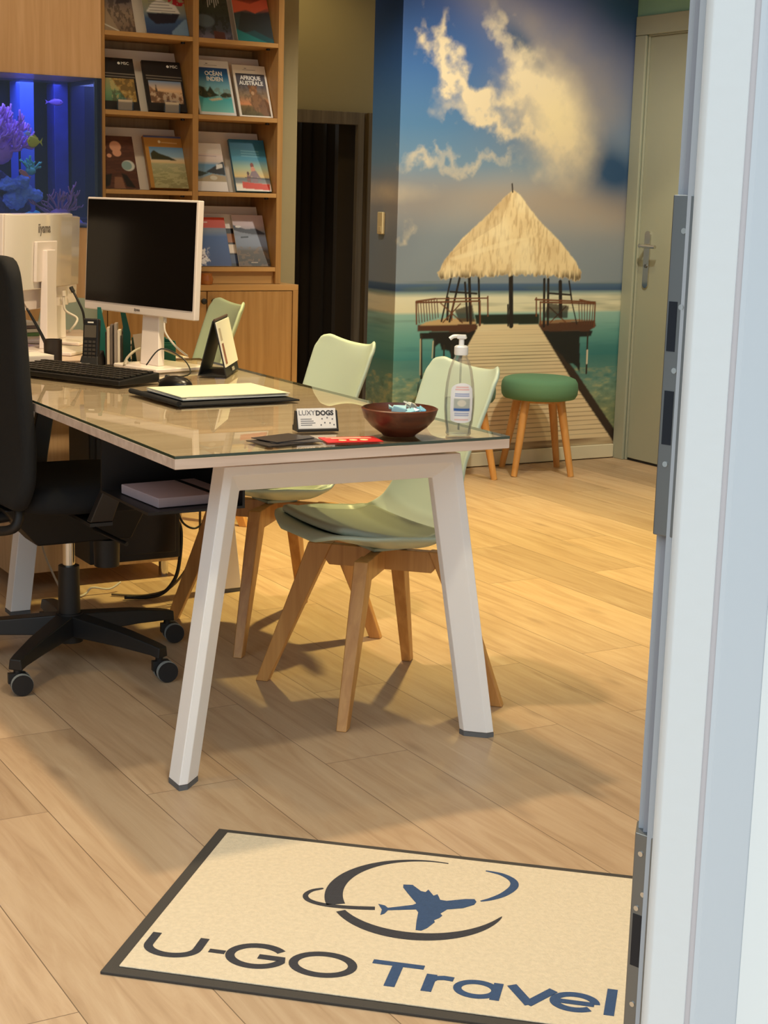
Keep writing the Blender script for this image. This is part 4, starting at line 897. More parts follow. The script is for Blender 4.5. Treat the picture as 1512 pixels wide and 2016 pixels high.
ph = thing('telephone', 'black cordless telephone standing in its cradle behind the keyboard', 'telephone', (1.600, 4.50, ZT), math.radians(-40))
B().hexa([(-.03, -.035, 0), (.03, -.035, 0), (.03, .045, 0), (-.03, .045, 0)], [(-.026, -.022, .03), (.026, -.022, .03), (.026, .03, .045), (-.026, .03, .045)]).build('cradle', BLACK, ph, bevel=.003)
Mp = Matrix.Translation((0, -.012, .012)) @ Matrix.Rotation(-.12, 4, 'X')
hs_ = B().box(-.024, .024, -.012, .012, 0, .128, Mp).build('handset', mat('phone_black', S(34, 31, 30), .35), ph, bevel=.005)
B().box(-.018, .018, -.0128, -.012, .072, .108, Mp).build('display', mat('phone_display', S(92, 84, 74), .3), hs_)
kp = B()
for r in range(5):
    for c_ in range(3): kp.box(-.017+.0125*c_, -.008+.0125*c_, -.0132, -.012, .010+.0115*r, .017+.0115*r, Mp)
kp.build('keypad', mat('phone_keys', S(70, 64, 58), .4), hs_)
B().box(-.009, .009, -.0126, -.012, .1145, .1185, Mp).build('printed_mark', INKW, hs_)
og = thing('desk_organiser', 'dark organiser box of papers behind the telephone', 'organiser', (1.672, 4.508, ZT), math.radians(-25))
B().box(-.024, -.021, -.03, .03, 0, .10).box(-.001, .001, -.03, .03, 0, .12).box(.021, .024, -.03, .03, 0, .09).box(-.024, .024, .0275, .031, 0, .1).box(-.024, .024, -.03, .03, 0, .003).build('rack', mat('dark_brown_plastic', S(52, 42, 36), .4), og, bevel=.001)
for x, h_, c_ in ((-.0195, .112, (206, 186, 160)), (-.0105, .12, (110, 96, 86)), (.002, .125, (150, 136, 124)), (.0115, .105, (214, 200, 180))):
    B().box(x, x+.008, -.026, .026, .0035, h_).build('papers', mat('papers_%d' % c_[0], S(*c_), .7), og)
mg = thing('magazine_holder', 'teal green card holder with an oval cut-out left of the monitor neck', 'holder', (1.708, 4.592, ZT), math.radians(-14))
TEAL = mat('teal_card', S(22, 98, 88), .55)
prof = [(-.055, 0), (.045, 0), (.045, .085), (.026, .165), (.012, .165), (.022, .105), (.012, .065), (-.006, .055), (-.024, .075), (-.036, .125), (-.044, .165), (-.055, .165)]
hb = B(); Mh = Matrix(((1, 0, 0, 0), (0, 0, -1, 0), (0, 1, 0, 0), (0, 0, 0, 1)))
hb.prism(prof, 0, .003, Mh); hb.build('front_board', TEAL, mg, bevel=.0005)
B().box(-.055, .045, .001, .05, 0, .003).box(-.055, -.052, .0, .05, .003, .10).box(.042, .045, .0, .05, .003, .08).build('tray', TEAL, mg)
tg = thing('price_card', 'small white card leaning against the teal holder', 'card', (1.756, 4.512, ZT+.0610), math.radians(-14), rot=(math.radians(-8), math.radians(-8), math.radians(-14)))
B().box(-.018, .018, -.0006, .0006, -.058, .03).build('card', mat('pinkish_card', S(226, 204, 176), .6), tg)
tb = thing('storage_box', 'teal green open box behind the monitor base', 'box', (1.822, 4.570, ZT), math.radians(-4))
B().box(-.055, .055, -.05, .05, 0, .004).box(-.055, .055, -.05, -.046, .004, .062).box(-.055, .055, .046, .05, .004, .07).box(-.055, -.051, -.046, .046, .004, .066).box(.051, .055, -.046, .046, .004, .066).build('tray', TEAL, tb, bevel=.001)
B().box(-.0555, .0555, -.0508, -.0455, .0525, .0575).build('rim_band', mat('teal_card_light', S(40, 122, 110), .5), tb)
pn = thing('pen', 'black pen leaning out of the pot beside the telephone', 'pen', (1.500, 4.56, ZT+.012), rot=(math.radians(-10), math.radians(-24), 0))
B().tube([(0, 0, 0), (.004, 0, .08), (0, 0, .17)], lambda k: .0065-.003*k, 10).build('barrel', BLACK, pn, smooth=179)
B().cyl((0, 0, .168), (-.002, 0, .195), .0022, n=8).build('tip', mat('grey_pen', S(140, 120, 110), .4), pn, smooth=40)
pot = thing('pen_pot', 'dark pen pot behind the keyboard left of the telephone', 'pen pot', (1.500, 4.56, ZT))
B().lathe([(.026, 0), (.027, .075), (.024, .075), (.023, .006)], 24).build('cup', mat('dark_brown_plastic', S(52, 42, 36), .4), pot, smooth=50)
ps = thing('paper_ream', 'block of white note paper behind the keyboard beside the office chair', 'papers', (1.395, 4.51, ZT), math.radians(8))
B().box(-.07, .07, -.055, .055, 0, .036).build('sheets', mat('ream_white', S(226, 214, 206), .8), ps, bevel=.001)
B().box(-.07, .071, -.054, .056, .0362, .0378).build('top_sheet', mat('sheet_white', S(242, 236, 224), .7), ps)
mk = thing('marker_pen', 'white marker pen lying behind the keyboard', 'pen', (1.525, 4.475, ZT+.0075), math.radians(-20))
B().cyl((-.05, 0, 0), (.03, 0, 0), .007, n=12).build('barrel', PLASTW, mk, smooth=40); B().cyl((.03, 0, 0), (.055, 0, 0), .0075, n=12).build('cap', BLACK, mk, smooth=40)

bw = thing('bowl', 'dark brown wooden bowl near the front edge of the desk', 'bowl', (1.768, 2.985, ZT))
B().lathe([(.036, 0), (.038, .003), (.062, .020), (.078, .038), (.085, .060), (.081, .062), (.074, .040), (.056, .020), (.02, .010), (.0005, .009)], 48).build('bowl_body', wood('dark_bowl_wood', S(72, 34, 22), S(104, 54, 34), 'x', .32, 1.2, .1), bw, smooth=50)
cy = S(150, 204, 222)
for i, (x, y, rz_, c_) in enumerate(((.012, -.022, .3, cy), (.050, -.012, 1.2, S(130, 192, 220)), (.008, .016, -.4, S(170, 210, 222)), (.046, .028, .5, S(206, 206, 196)))):
    s_ = thing('wrapped_sweet', ('light blue wrapped sweet, left of those in the bowl', 'sky blue wrapped sweet at the back right in the bowl', 'pale wrapped sweet underneath the others in the bowl', 'greyish wrapped sweet at the right rim of the bowl')[i], 'sweet', (x+1.768, y+2.985, ZT+.048+.003*i), rz_, 'wrapped sweets in the bowl', rot=(.3, -.25+.2*i, rz_))
    s_.scale = (.80, 1.0, 1.7)
    B().hexa([(-.022, -.008, -.003), (.022, -.008, -.003), (.022, .008, -.003), (-.022, .008, -.003)], [(-.018, -.005, .006), (.018, -.006, .004), (.019, .006, .007), (-.017, .006, .004)]).build('wrapper', mat('sweet_foil_%d' % i, c_, .35), s_, bevel=.002)
    for sx_ in (-1, 1): B().hexa([(sx_*.02, -.003, 0), (sx_*.03, -.009, .001), (sx_*.03, .009, .001), (sx_*.02, .003, 0)], [(sx_*.02, -.003, .002), (sx_*.03, -.009, .004), (sx_*.03, .009, .003), (sx_*.02, .003, .002)]).build('twist', mat('sweet_foil_%d' % i, c_, .35), s_)

bt = thing('pump_bottle', 'clear hand gel pump bottle at the right front corner of the desk', 'bottle', (1.896, 2.942, ZT), math.radians(-35))
prof = [(.026, 0.0), (.0285, .004), (.0275, .012), (.031, .03), (.0335, .06), (.0335, .085), (.031, .115), (.026, .145), (.019, .166), (.0145, .172), (.0135, .178)]
def oval(k0, z0=-1, z1=9, rr=0): return [(r-rr, z) for r, z in prof if z0 <= z <= z1]
bc_ = clear('clear_bottle', (.96, .96, .95, 1), .6, 1.4, haze=.10)
B().lathe(prof, 40, sx=1.0, sy=.72, cap=True).build('bottle_body', bc_, bt, smooth=60)
B().lathe([(.024, .004), (.029, .03), (.0315, .06), (.0317, .082), (.0314, .0835)], 40, sx=1.0, sy=.70).build('gel', clear('clear_gel', (.93, .94, .93, 1), .5, 1.3), bt, smooth=60)
B().cyl((0, 0, .012), (0, 0, .176), .0022, n=8).build('dip_tube', clear('tube_clear', (.8, .8, .8, 1), .5, 1.3), bt, smooth=60)
pump = B().lathe([(.0150, .1785), (.0155, .183), (.0155, .196), (.012, .199), (.006, .200), (.006, .213)], 28).build('collar', mat('pump_white', S(240, 236, 232), .3), bt, smooth=40)
B().loft([[Vector((x*k+dx, y*k, z)) for x, y in ((-.010, -.008), (.010, -.008), (.012, 0), (.010, .008), (-.010, .008), (-.012, 0))] for k, dx, z in ((.8, 0, .2135), (1.0, 0, .216), (.9, -.001, .2225))]).tube([(-.006, 0, .219), (-.018, -.003, .2185), (-.026, -.004, .213)], .0042, 8).build('pump_head', mat('pump_white', S(240, 236, 232), .3), bt, smooth=50)
def lab(u, v):
    z = .030+v*.088; r = np.interp(z, [p[1] for p in prof], [p[0] for p in prof])+.0007
    hw = .52 if v < .82 else .52*math.sqrt(max(.05, 1-((v-.82)/.18)**2)); hw = hw if v > .08 else .52*math.sqrt(max(.1, 1-((.08-v)/.08)**2))
    a = -PI/2+.22+(u-.5)*2*hw*1.55
    return (r*math.cos(a), r*.72*math.sin(a), z)
lbp = Pic(50, 70); lbp.fill((236, 232, 232)); 
for y, c_ in ((.90, (230, 150, 140)), (.84, (230, 150, 140)), (.73, (96, 120, 180)), (.68, (96, 120, 180)), (.24, (110, 130, 180)), (.19, (110, 130, 180)), (.08, (232, 160, 150))): lbp.line((.2, y), (.8, y), .03, c_, .8)
lbp.poly([(.16, .34), (.84, .34), (.84, .62), (.16, .62)], (176, 178, 168)); lbp.ell(.48, .5, .2, .09, (214, 206, 190)); lbp.poly([(.16, .3), (.84, .3), (.84, .37), (.16, .37)], (40, 90, 160))
lo_ = lbp.mesh('bottle_label', lambda U, V: tuple(np.array([[lab(a, b_) for a, b_ in zip(r0, r1)] for r0, r1 in zip(U, V)])[..., k] for k in range(3)), printed('label_print', .4), bt)

ch_ = thing('card_holder', 'black card holder with white business cards beside the bowl', 'card holder', (1.622, 3.098, ZT), math.radians(-10))
B().hexa([(-.048, -.012, 0), (.048, -.012, 0), (.048, .03, 0), (-.048, .03, 0)], [(-.048, -.012, .006), (.048, -.012, .006), (.048, .03, .012), (-.048, .03, .012)]).build('base', BLACK, ch_, bevel=.001)
for x in (-.048, .0455): B().hexa([(x, -.010, .006), (x+.0025, -.010, .006), (x+.0025, .022, .01), (x, .022, .01)], [(x, .004, .045), (x+.0025, .004, .045), (x+.0025, .016, .045), (x, .016, .045)]).build('side_wall', BLACK, ch_)
Mc = Matrix.Translation((0, -.006, .0065)) @ Matrix.Rotation(-.32, 4, 'X')
cd = B().box(-.0445, .0445, 0, .006, 0, .046, Mc).build('cards', mat('card_white', S(240, 232, 224), .6), ch_)
def oncard(s_, size, x, z, m, **k):
    o = text(s_, size, m, cd, (0, 0, 0), **k); o.matrix_local = Mc @ Matrix.Translation((x, -.0004, z)) @ Matrix.Rotation(PI/2, 4, 'X') @ Matrix.Scale(k.get('sx', 1), 4, (1, 0, 0))
oncard('LUXY', .0155, -.0225, .0355, mat('grey_ink2', S(110, 108, 112), .5), sx=1.0)
oncard('DOGS', .0150, .0185, .0345, INKD, sx=1.0, bold=.0006)
for i in range(4): B().box(-.038, -.012+.004*(i % 3), -.0005, -.0001, .021-.0045*i, .0225-.0045*i, Mc).build('printed_line', mat('grey_ink2', S(110, 108, 112), .5), cd)
dots = B()
for i, (x, z) in enumerate(((.012, .022), (.024, .024), (.036, .021), (.018, .013), (.03, .012), (.039, .008), (.009, .008))): dots.cyl(Mc @ Vector((x, -.0006, z)), Mc @ Vector((x, 0, z)), .0018, n=8)
dots.build('paw_prints', mat('grey_ink2', S(110, 108, 112), .5), cd)
def flyer(label, x, y, rz, c_, sx_, sy_, z, art=None):
    t = thing('flyer', label, 'flyer', (x, y, z), rz, 'flyers on the desk front')
    B().box(-sx_/2, sx_/2, -sy_/2, sy_/2, 0, .0016).build('card', c_, t)
    return t
GREYC = mat('charcoal_card', S(62, 56, 54), .35, var=.25, vscale=90)
flyer('charcoal flyer at the bottom left of the fanned pile on the desk', 1.475, 2.985, .15, GREYC, .115, .085, ZT)
t = flyer('charcoal flyer with a bronze picture on top of the fanned pile', 1.505, 2.992, -.12, GREYC, .115, .085, ZT+.0018)
B().cyl((.01, .006, .0017), (.01, .006, .0020), .022, n=20).build('printed_photo', mat('bronze_print', S(150, 120, 84), .4, var=.4, vscale=80), t)
flyer('charcoal flyer sticking out behind the fanned pile', 1.492, 3.005, .3, GREYC, .11, .08, ZT+.0040)
t = flyer('red leaflet with white print in front of the bowl', 1.630, 2.955, -.20, mat('red_print', S(206, 34, 36), .4), .125, .072, ZT+.0004)
B().box(-.050, .030, .022, .027, .0017, .0020).box(-.040, .050, .010, .018, .0017, .0020).build('printed_heading', mat('pink_print', S(240, 190, 160), .5), t)
t2_ = B(); 
for i in range(3): t2_.cyl((-.022+.024*i, -.012, .0017), (-.022+.024*i, -.012, .0021), .009, n=18)
t2_.build('printed_circle', mat('cream_print', S(236, 206, 150), .5), t)

# things on the far desk
for i, (dz, c_, dx) in enumerate(((0, (110, 150, 90), 0), (.013, (236, 226, 206), .004), (.026, (120, 104, 100), -.003), (.038, (238, 228, 210), .002))):
    t = thing('booklet', ('green booklet at the bottom of the pile on the far desk', 'cream booklet second from the bottom of the pile on the far desk', 'brown booklet third from the bottom of the pile on the far desk', 'cream booklet on top of the pile on the far desk')[i], 'booklet', (1.64+dx, 5.52, DZ+.0006+dz), .2, 'booklets piled on the far desk')
    B().box(-.10, .10, -.07, .07, 0, .0118).build('pages', mat('booklet_%d' % i, S(*c_), .6), t, bevel=.001)
t = thing('desk_tray', 'grey letter tray between the telephone and the white monitor stand', 'tray', (1.845, 4.80, DZ+.0006), math.radians(-20))
B().box(-.07, .07, -.05, .05, 0, .004).box(-.07, .07, -.05, -.046, .004, .03).box(-.07, .07, .046, .05, .004, .03).box(-.07, .07, -.05, .05, .034, .038).box(-.07, -.066, -.05, .05, .004, .034).box(.066, .07, -.05, .05, .004, .034).build('tray_body', mat('taupe_plastic', S(150, 130, 112), .5), t, bevel=.001)

# ------------------------------------------------------------------ cables
def cable(label, pts, r, m, nm='cable'):
    t = thing(nm, label, 'cable', pts[0]); p0 = Vector(pts[0])
    B().tube([Vector(p)-p0 for p in pts], r, 7, 8).build('sheath', m, t, smooth=179)
    B().cyl((0, 0, 0), (Vector(pts[1])-p0).normalized()*.018, r*1.8, n=8).build('plug', m, t, smooth=40)
GREYW = mat('white_cable', S(214, 204, 190), .5)
cable('white power cable drooping below the main monitor', [(1.78, 4.485, .90), (1.80, 4.52, .86), (1.81, 4.53, .82), (1.79, 4.52, .79), (1.775, 4.50, .765)], .0035, GREYW)
cable('pale grey cable arching behind the keyboard to the monitor base', [(1.665, 4.40, ZT+.008), (1.68, 4.42, .775), (1.73, 4.45, .797), (1.80, 4.465, .795), (1.875, 4.47, .765)], .004, mat('pale_grey_cable', S(170, 160, 140), .5))
cable('white cable in front of the main monitor neck', [(1.760, 4.325, .90), (1.752, 4.305, .86), (1.775, 4.285, .82), (1.81, 4.275, .79)], .003, GREYW)
cable('white cable on the far desk hanging by the second screen', [(1.70, 5.05, .93), (1.70, 5.04, .87), (1.735, 5.02, .84), (1.70, 5.0, .80)], .004, GREYW)
cable('black cable on the far desk running past the pale chair', [(1.735, 5.08, .94), (1.75, 5.06, .90), (1.765, 5.05, .86), (1.77, 5.05, .82)], .004, BLACK)
cable('dark cable hanging from the tray under the desk', [(1.829, 4.42, .36), (1.850, 4.45, .305), (1.872, 4.45, .255), (1.912, 4.45, .236), (1.946, 4.45, .265), (1.96, 4.45, .34), (1.955, 4.45, .52), (1.93, 4.44, .690)], .0035, BLACK)
cable('grey cable dropping from the desk tray to the floor', [(1.925, 4.47, .690), (1.936, 4.47, .45), (1.936, 4.47, .288), (1.934, 4.475, .19), (1.907, 4.49, .111), (1.856, 4.52, .035), (1.79, 4.56, .008), (1.70, 4.62, .006)], .004, mat('olive_cable', S(120, 100, 70), .5))
cable('black cable looping from the computer to the floor', [(1.829, 4.50, .285), (1.86, 4.5, .264), (1.884, 4.5, .225), (1.881, 4.5, .131), (1.866, 4.51, .06), (1.82, 4.53, .012), (1.72, 4.56, .008)], .006, BLACK)
cable('long white cable hanging behind the office chair', [(1.455, 4.6, .45), (1.464, 4.6, .258), (1.474, 4.6, .178), (1.497, 4.6, .112), (1.544, 4.61, .024), (1.60, 4.64, .006), (1.631, 4.66, .008), (1.651, 4.66, .024), (1.707, 4.66, .014), (1.749, 4.67, .030)], .0035, GREYW)

# ------------------------------------------------------------------ guest chairs
def shell_fn(off=0.0, u0=-1, u1=1, v0=0, v1=1, k=1.0, rise=1.0):
    # side profile: forward x, height z, half width
    prof = [(.243, .436, .085), (.242, .447, .125), (.233, .453, .162), (.205, .449, .195), (.15, .430, .220), (.06, .406, .234), (-.03, .400, .232), (-.09, .420, .212), (-.130, .462, .186), (-.160, .520, .160), (-.190, .600, .152), (-.222, .690, .160), (-.246, .755, .165), (-.264, .806, .165), (-.274, .832, .162), (-.279, .846, .154)]
    P = np.array(prof); t = np.linspace(0, 1, len(P)); s_ = np.zeros(len(P))
    s_[1:] = np.cumsum(np.hypot(np.diff(P[:, 0]), np.diff(P[:, 1]))); s_ /= s_[-1]
    def fn(u, v):
        uu = u0+(u1-u0)*u; vv = v0+(v1-v0)*v
        x = np.interp(vv, s_, P[:, 0]); z = np.interp(vv, s_, P[:, 1]); h = np.interp(vv, s_, P[:, 2])*k
        e = 1e-3; dx = np.interp(vv+e, s_, P[:, 0])-np.interp(vv-e, s_, P[:, 0]); dz = np.interp(vv+e, s_, P[:, 1])-np.interp(vv-e, s_, P[:, 1])
        L = math.hypot(dx, dz)+1e-9; nx, nz = dz/L, -dx/L     # normal towards the sitter
        b = min(1, max(0, (vv-.48)/.2)); q = abs(uu)
        ya = abs(h*uu)/.235; seat = rise*min(1, .35+vv*3)*(.046*ya**2.2+.010*ya**8); back = .050*q**2.2
        d = off+seat*(1-b)+back*b
        return (x+nx*d, h*uu, z+nz*d+((.016*q**3-.010) if vv > .93 else 0)*min(1, (vv-.93)/.07 if vv > .93 else 0)-(.020*max(0, q-.82)/.18 if vv > .95 else 0))
    return fn
def make_chair(label):
    t = thing('shell_chair', label, 'chair', (0, 0, 0), 0, 'mint shell chairs around the desks')
    B().grid(shell_fn(), 22, 34).build('seat_shell', MINT, t, smooth=179, solid=.012, sub=1)
    B().grid(shell_fn(.022, -.88, .88, .05, .45, .97, .55), 16, 14).build('seat_cushion', mat('mint_leatherette_shaded', S(172, 182, 166), .5, bump=.15, bscale=500), t, smooth=179, solid=.022, sub=1)  # cushion greyer than the shell, seat shade mixed into its colour
    for sx_ in (-1, 1):
        for sy_ in (-1, 1):
            top = Vector((.112*sx_, .112*sy_, .388)); bot = Vector((.222*sx_, .222*sy_, 0))
            d = Vector((sx_, sy_, 0)).normalized(); s_ = Vector((-d.y, d.x, 0))
            def ring(p, a, b_): return [p+d*a+s_*b_, p-d*a+s_*b_, p-d*a-s_*b_, p+d*a-s_*b_]
            B().loft([ring(bot, .017, .013), ring(bot.lerp(top, .75), .027, .018), ring(top, .032, .018)]).build('leg', LEGW, t, bevel=.003)
    for a in (1, -1):
        d = Vector((1, a, 0)).normalized(); s_ = Vector((-d.y, d.x, 0)); zz = Vector((0, 0, 1))
        lo = .352 if a == 1 else .352
        B().hexa([-d*.135+s_*.014+zz*.332, -d*.135-s_*.014+zz*.332, d*.135-s_*.014+zz*.332, d*.135+s_*.014+zz*.332], [-d*.175+s_*.014+zz*.386, -d*.175-s_*.014+zz*.386, d*.175-s_*.014+zz*.386, d*.175+s_*.014+zz*.386]).build('cross_rail', LEGW, t, bevel=.002)
    B().box(-.05, .05, -.05, .05, .3865, .396).build('mount', mat('mint_underside', S(170, 182, 164), .5), t, bevel=.003)
    return t
chr1 = make_chair('mint shell chair nearest the camera, seen through the white desk legs')
chr1.location = (1.975, 3.405, 0); chr1.rotation_euler.z = PI
for x, y, rz, lb in ((2.0, 4.075, PI+.03, 'mint shell chair in the middle, by the long side of the front desk'),
                     (2.33, 5.67, PI-.06, 'mint shell chair seen side-on behind the tent calendar'),
                     (1.87, 5.93, PI+.46, 'mint shell chair mostly hidden behind the telephone and teal holder')):
    c2 = copy_tree(chr1); c2.location = (x, y, 0); c2.rotation_euler.z = rz; c2['label'] = lb

# ------------------------------------------------------------------ stools
def make_stool(label, cloth):
    t = thing('stool', label, 'stool', (0, 0, 0), 0, 'round stools by the mural')
    B().lathe([(.150, .352), (.168, .356), (.178, .372), (.181, .40), (.178, .428), (.168, .444), (.148, .452), (.08, .455), (.001, .456)], 48).build('cushion', cloth, t, smooth=70)
    for sx_ in (-1, 1):
        for sy_ in (-1, 1):
            B().cyl((.136*sx_, .136*sy_, 0), (.082*sx_, .082*sy_, .355), .0145, .021, 18).build('leg', LEGW, t, smooth=40)
    B().cyl((0, 0, .340), (0, 0, .3515), .125, n=32).build('seat_board', LEGW, t, smooth=40)
    return t
GREENF = mat('green_fabric', S(96, 138, 104), .9, bump=.5, bscale=700, var=.05, vscale=300)
st1 = make_stool('round stool with green fabric seat standing before the mural', GREENF); st1.location = (4.347, 6.055, 0); st1.rotation_euler.z = math.radians(-22)
st2 = make_stool('round stool with grey green seat mostly hidden behind the nearest shell chair', mat('teal_grey_fabric', S(92, 124, 116), .9, bump=.5, bscale=700)); st2.location = (3.90, 6.08, 0)

# ------------------------------------------------------------------ office chair
oc = thing('office_chair', 'black swivel office chair on castors pulled up to the left side of the desk', 'office chair', (1.355, 4.01, 0))
hub = B().cyl((0, 0, .055), (0, 0, .135), .036, .036, 24).build('hub', BLACK, oc, smooth=40)
for k in range(5):
    a = math.radians(10.6+72*k); d = Vector((math.cos(a), math.sin(a), 0)); s_ = Vector((-d.y, d.x, 0)); zz = Vector((0, 0, 1))
    def ring(r, w1, zlo, zhi): return [d*r+s_*w1+zz*zlo, d*r+s_*w1*.8+zz*zhi, d*r-s_*w1*.8+zz*zhi, d*r-s_*w1+zz*zlo]
    B().loft([ring(.030, .032, .078, .132), ring(.20, .026, .076, .115), ring(.30, .021, .070, .098), ring(.325, .019, .064, .092)]).build('base_arm', BLACK, oc, bevel=.003)
    cs = B().cyl(d*.312+zz*.055, d*.312+zz*.072, .010, n=12)
    th = -.15+.12*math.sin(k*2.1); f = Vector((math.cos(th), math.sin(th), 0)); sd_ = Vector((-f.y, f.x, 0)); wc = d*.318+f*.012+zz*.028
    cs.box(-.022, .022, -.008, .008, .030, .056, Matrix.Translation(d*.316) @ Matrix.Rotation(th, 4, 'Z'))
    cso = cs.build('caster', BLACK, oc, smooth=40)
    for q in (-1, 1):
        B().cyl(wc+sd_*q*.006, wc+sd_*q*.024, .027, n=24).build('wheel', BLACK, cso, smooth=40)
        B().cyl(wc+sd_*q*.0085, wc+sd_*q*.0215, .0278, n=24).build('tread', mat('grey_tread', S(150, 152, 148), .6), cso, smooth=40)
B().cyl((0, 0, .132), (0, 0, .265), .030, .028, 24).build('column_sleeve', BLACK, oc, smooth=40)
B().cyl((0, 0, .265), (0, 0, .345), .0165, n=20).build('gas_column', CHROME, oc, smooth=40)
mech = B().hexa([(-.10, -.05, .335), (.16, -.05, .335), (.16, .05, .335), (-.10, .05, .335)], [(-.20, -.09, .446), (.20, -.09, .446), (.20, .09, .446), (-.20, .09, .446)])
mech.build('tilt_mechanism', BLACK, oc, bevel=.006)
B().cyl((.10, -.02, .26), (.10, -.02, .335), .034, .036, 20).build('tension_knob', BLACK, oc, smooth=40)
B().tube([(.05, -.07, .375), (.06, -.20, .372), (.07, -.25, .368)], .006, 8).build('lever', BLACK, oc, smooth=60)
def seat_ring(k, z): return [(x*k+.03, y*k, z) for x, y in [(.23*math.copysign(abs(math.cos(t))**.55, math.cos(t)), .245*math.copysign(abs(math.sin(t))**.55, math.sin(t))) for t in np.linspace(0, 2*PI, 41)[:-1]]]
B().loft([seat_ring(.86, .447), seat_ring(.97, .455), seat_ring(1.0, .475), seat_ring(.97, .502), seat_ring(.85, .514), seat_ring(.4, .51)]).build('seat', BLACKF, oc, smooth=60)
# backrest: curved pad rising on the left of the chair
def backf(u, v):
    y = (u-.5)*2; z = .46+v*.635
    hw = .25*(1-.12*v**2) if v < .92 else .25*(1-.12*v**2)*math.sqrt(max(.2, 1-((v-.92)/.1)**2*.5)); 
    if v < .12: hw *= .80+.2*math.sqrt(v/.12)
    x = float(np.interp(z, (.46, .54, .62, .77, .95, 1.09), (-.205, -.190, -.186, -.196, -.204, -.214)))+.012*y*y
    return (x, hw*y, z)
bk = B().grid(backf, 18, 24).build('backrest', BLACKF, oc, smooth=179, solid=.04, sub=1)
B().tube([(-.10, 0, .42), (-.24, 0, .41), (-.265, 0, .45), (-.225, 0, .60)], .016, 10).build('back_support', BLACK, oc, smooth=60)
B().tube([(-.185, -.15, .50), (-.185, -.165, .44), (-.205, -.15, .408), (-.26, -.06, .395), (-.265, .06, .395), (-.205, .15, .408), (-.185, .165, .44), (-.185, .15, .50)], .013, 10).build('lumbar_frame', BLACK, oc, smooth=60)
for q in (-1, 1):
    am = B().loft([[Vector((x, q*y, z)) for x, y, z in r] for r in ([(-.04, .255, .438), (.02, .255, .438), (.02, .285, .438), (-.04, .285, .438)], [(-.015, .285, .52), (.04, .285, .52), (.04, .31, .52), (-.015, .31, .52)], [(.015, .29, .655), (.065, .29, .655), (.065, .312, .655), (.015, .312, .655)])]).build('armrest_post', mat('black_satin', S(44, 38, 34), .4), oc, bevel=.004)
    B().box(-.04, .18, q*.30-.032, q*.30+.032, .656, .682).build('armrest_pad', BLACK, am, bevel=.010)
    B().cyl((.025, q*.309, .59), (.025, q*.319, .59), .012, n=16).build('height_button', BLACK, am, smooth=40)
    B().hexa([(-.04, q*.06, .428), (.02, q*.06, .428), (.02, q*.285, .428), (-.04, q*.285, .428)], [(-.04, q*.06, .437), (.02, q*.06, .437), (.02, q*.285, .437), (-.04, q*.285, .437)]).build('armrest_bracket', BLACK, oc)
oc.rotation_euler.z = math.radians(0)

# ------------------------------------------------------------------ welcome mat
mo_ = (0.819, 2.291)
MAT_Z = .008
wm = thing('doormat', 'cream doormat with dark border, large lettering and a blue aeroplane logo', 'doormat', (mo_[0], mo_[1], 0), math.radians(-42.2))
MW, MH = .905, .621
B().prism([(-.0, 0), (MW, 0), (MW, MH), (0, MH)], .0005, .005).build('border', mat('dark_rubber', S(62, 56, 50), .8, bump=.3, bscale=400), wm, bevel=.001)
pile = mat('cream_pile', S(212, 193, 164), .95, bump=.9, bscale=300, var=.16, vscale=110)
B().prism([(.024, .022), (MW-.024, .022), (MW-.024, MH-.020), (.024, MH-.020)], .0051, MAT_Z).build('pile', pile, wm, bevel=.0015)
DK = mat('charcoal_pile', S(54, 52, 56), .95, bump=.8, bscale=420, var=.2, vscale=160); BLU = mat('blue_pile', S(52, 74, 108), .95, bump=.8, bscale=420, var=.2, vscale=160)
rg = random.Random(7)
ZA, ZB = MAT_Z+.0001, MAT_Z+.0007
def spl(P, sub=8):
    P = [Vector(p) for p in P]; Q = []
    for i in range(len(P)-1):
        a = P[max(i-1, 0)]; b = P[i]; c = P[i+1]; d = P[min(i+2, len(P)-1)]
        for k in range(sub):
            t = k/sub; Q.append(0.5*((2*b)+(c-a)*t+(2*a-5*b+4*c-d)*t*t+(-a+3*b-3*c+d)*t**3))
    return Q+[P[-1]]
def letter(nm, strokes, m):
    b = B()
    for i, (P, wd, closed) in enumerate(strokes): b.ribbon(P, wd, ZA, ZB+.0002*i, closed)
    b.build(nm, m, wm)
def ell(cx, cy, rx, ry, a0=0, a1=360, n=40): return [(cx+rx*math.cos(math.radians(a0+(a1-a0)*i/n)), cy+ry*math.sin(math.radians(a0+(a1-a0)*i/n))) for i in range(n+(0 if a1-a0 == 360 else 1))]
W1 = .0155
letter('lettering', [([(.044, .150), (.044, .112)]+ell(.087, .109, .043, .031, 180, 360, 20)+[(.130, .112), (.130, .150)], W1, False)], DK)
letter('lettering', [([(.150, .111), (.178, .111)], .012, False)], DK)
letter('lettering', [(ell(.233, .1135, .046, .0365, 38, 345, 36)+[(.279, .1125), (.236, .1125)], W1, False)], DK)
letter('lettering', [(ell(.347, .1135, .050, .0365), W1, True)], DK)
letter('lettering', [([(.425, .147), (.512, .147)], .0135, False), ([(.4685, .147), (.4685, .070)], .018, False)], BLU)
letter('lettering', [([(.529, .128), (.529, .070)], .0175, False), ([(.529, .105)]+[(.537, .117), (.550, .121), (.566, .120)], .0135, False)], BLU)
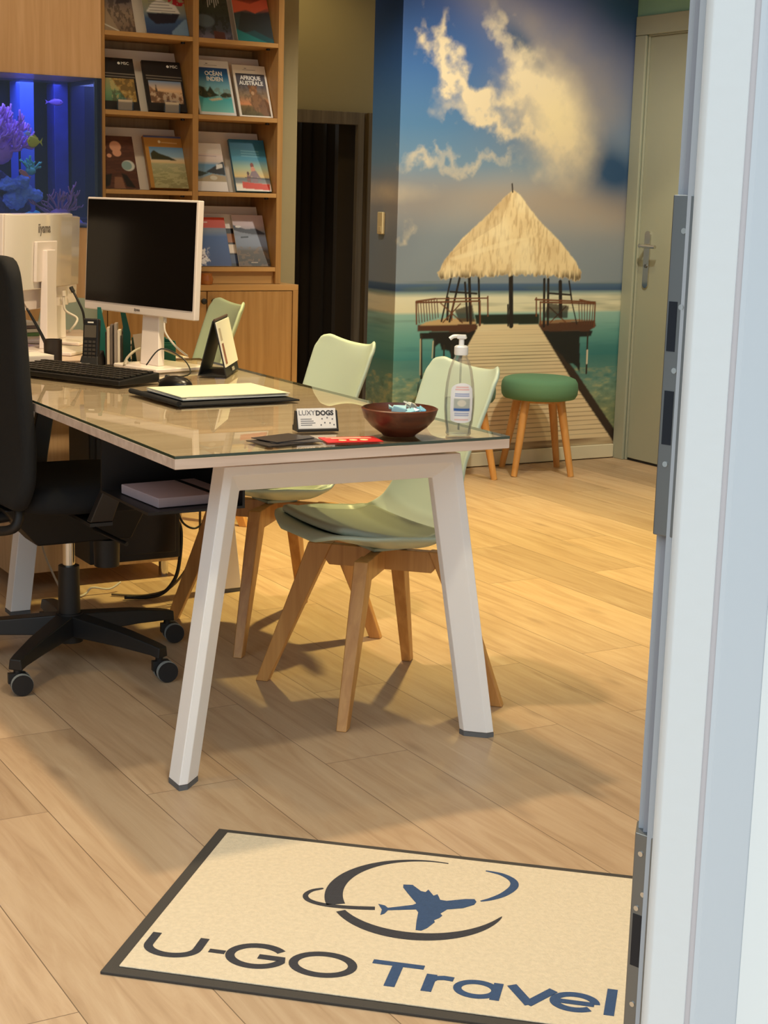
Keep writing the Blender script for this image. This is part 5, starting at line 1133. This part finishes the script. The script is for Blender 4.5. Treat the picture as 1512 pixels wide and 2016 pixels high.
letter('lettering', [(ell(.607, .098, .031, .0235), .0135, True), ([(.640, .126), (.640, .070)], .0155, False)], BLU)
letter('lettering', [([(.661, .127), (.697, .071)], .0165, False), ([(.693, .071), (.729, .127)], .0165, False)], BLU)
letter('lettering', [(ell(.766, .098, .033, .0245, 0, 318, 36), .0145, False), ([(.735, .0965), (.797, .0965)], .0125, False)], BLU)
letter('lettering', [([(.822, .156), (.822, .070)], .0165, False)], BLU)
cx, cy, R_ = .455, .413, .160
arc = ell(cx, cy, R_, R_, 82, 207, 48)
letter('logo_arc', [([(x, y) for x, y in arc], lambda k: .003+.031*math.sin(min(1, k*1.02)**1.5*PI/2)*(1 if k < .9 else 1), False)], DK)
letter('logo_arc', [(ell(cx, cy, R_, R_, 217, 345, 48), lambda k: .018*(1-k)**.5*.9+.0145*math.sin(PI*k)+.001, False)], DK)
letter('logo_arc', [(spl([(.552, .558), (.584, .550), (.608, .528), (.613, .500), (.600, .464), (.580, .438), (.563, .424)]), lambda k: .003+.013*math.sin(PI*k), False)], BLU)
letter('logo_swoosh', [(spl([(.274, .399), (.256, .384), (.250, .362), (.262, .343), (.292, .333), (.335, .334), (.384, .343)]), lambda k: .003+.010*k**.35, False)], DK)
pl = [(0.556, 0.419), (0.551, 0.429), (0.535, 0.425), (0.503, 0.408), (0.491, 0.409), (0.482, 0.431), (0.476, 0.423), (0.462, 0.446), (0.459, 0.434), (0.450, 0.436), (0.430, 0.458), (0.413, 0.455), (0.415, 0.443), (0.433, 0.413), (0.452, 0.383), (0.447, 0.375), (0.406, 0.351), (0.399, 0.359), (0.386, 0.362), (0.397, 0.342), (0.399, 0.320), (0.405, 0.327), (0.408, 0.342), (0.456, 0.359), (0.462, 0.349), (0.466, 0.313), (0.471, 0.279), (0.481, 0.279), (0.489, 0.291), (0.498, 0.318), (0.495, 0.325), (0.503, 0.337), (0.506, 0.347), (0.501, 0.354), (0.510, 0.374), (0.537, 0.387), (0.554, 0.406)]
B().prism(pl, ZA, ZB).build('logo_aeroplane', BLU, wm)
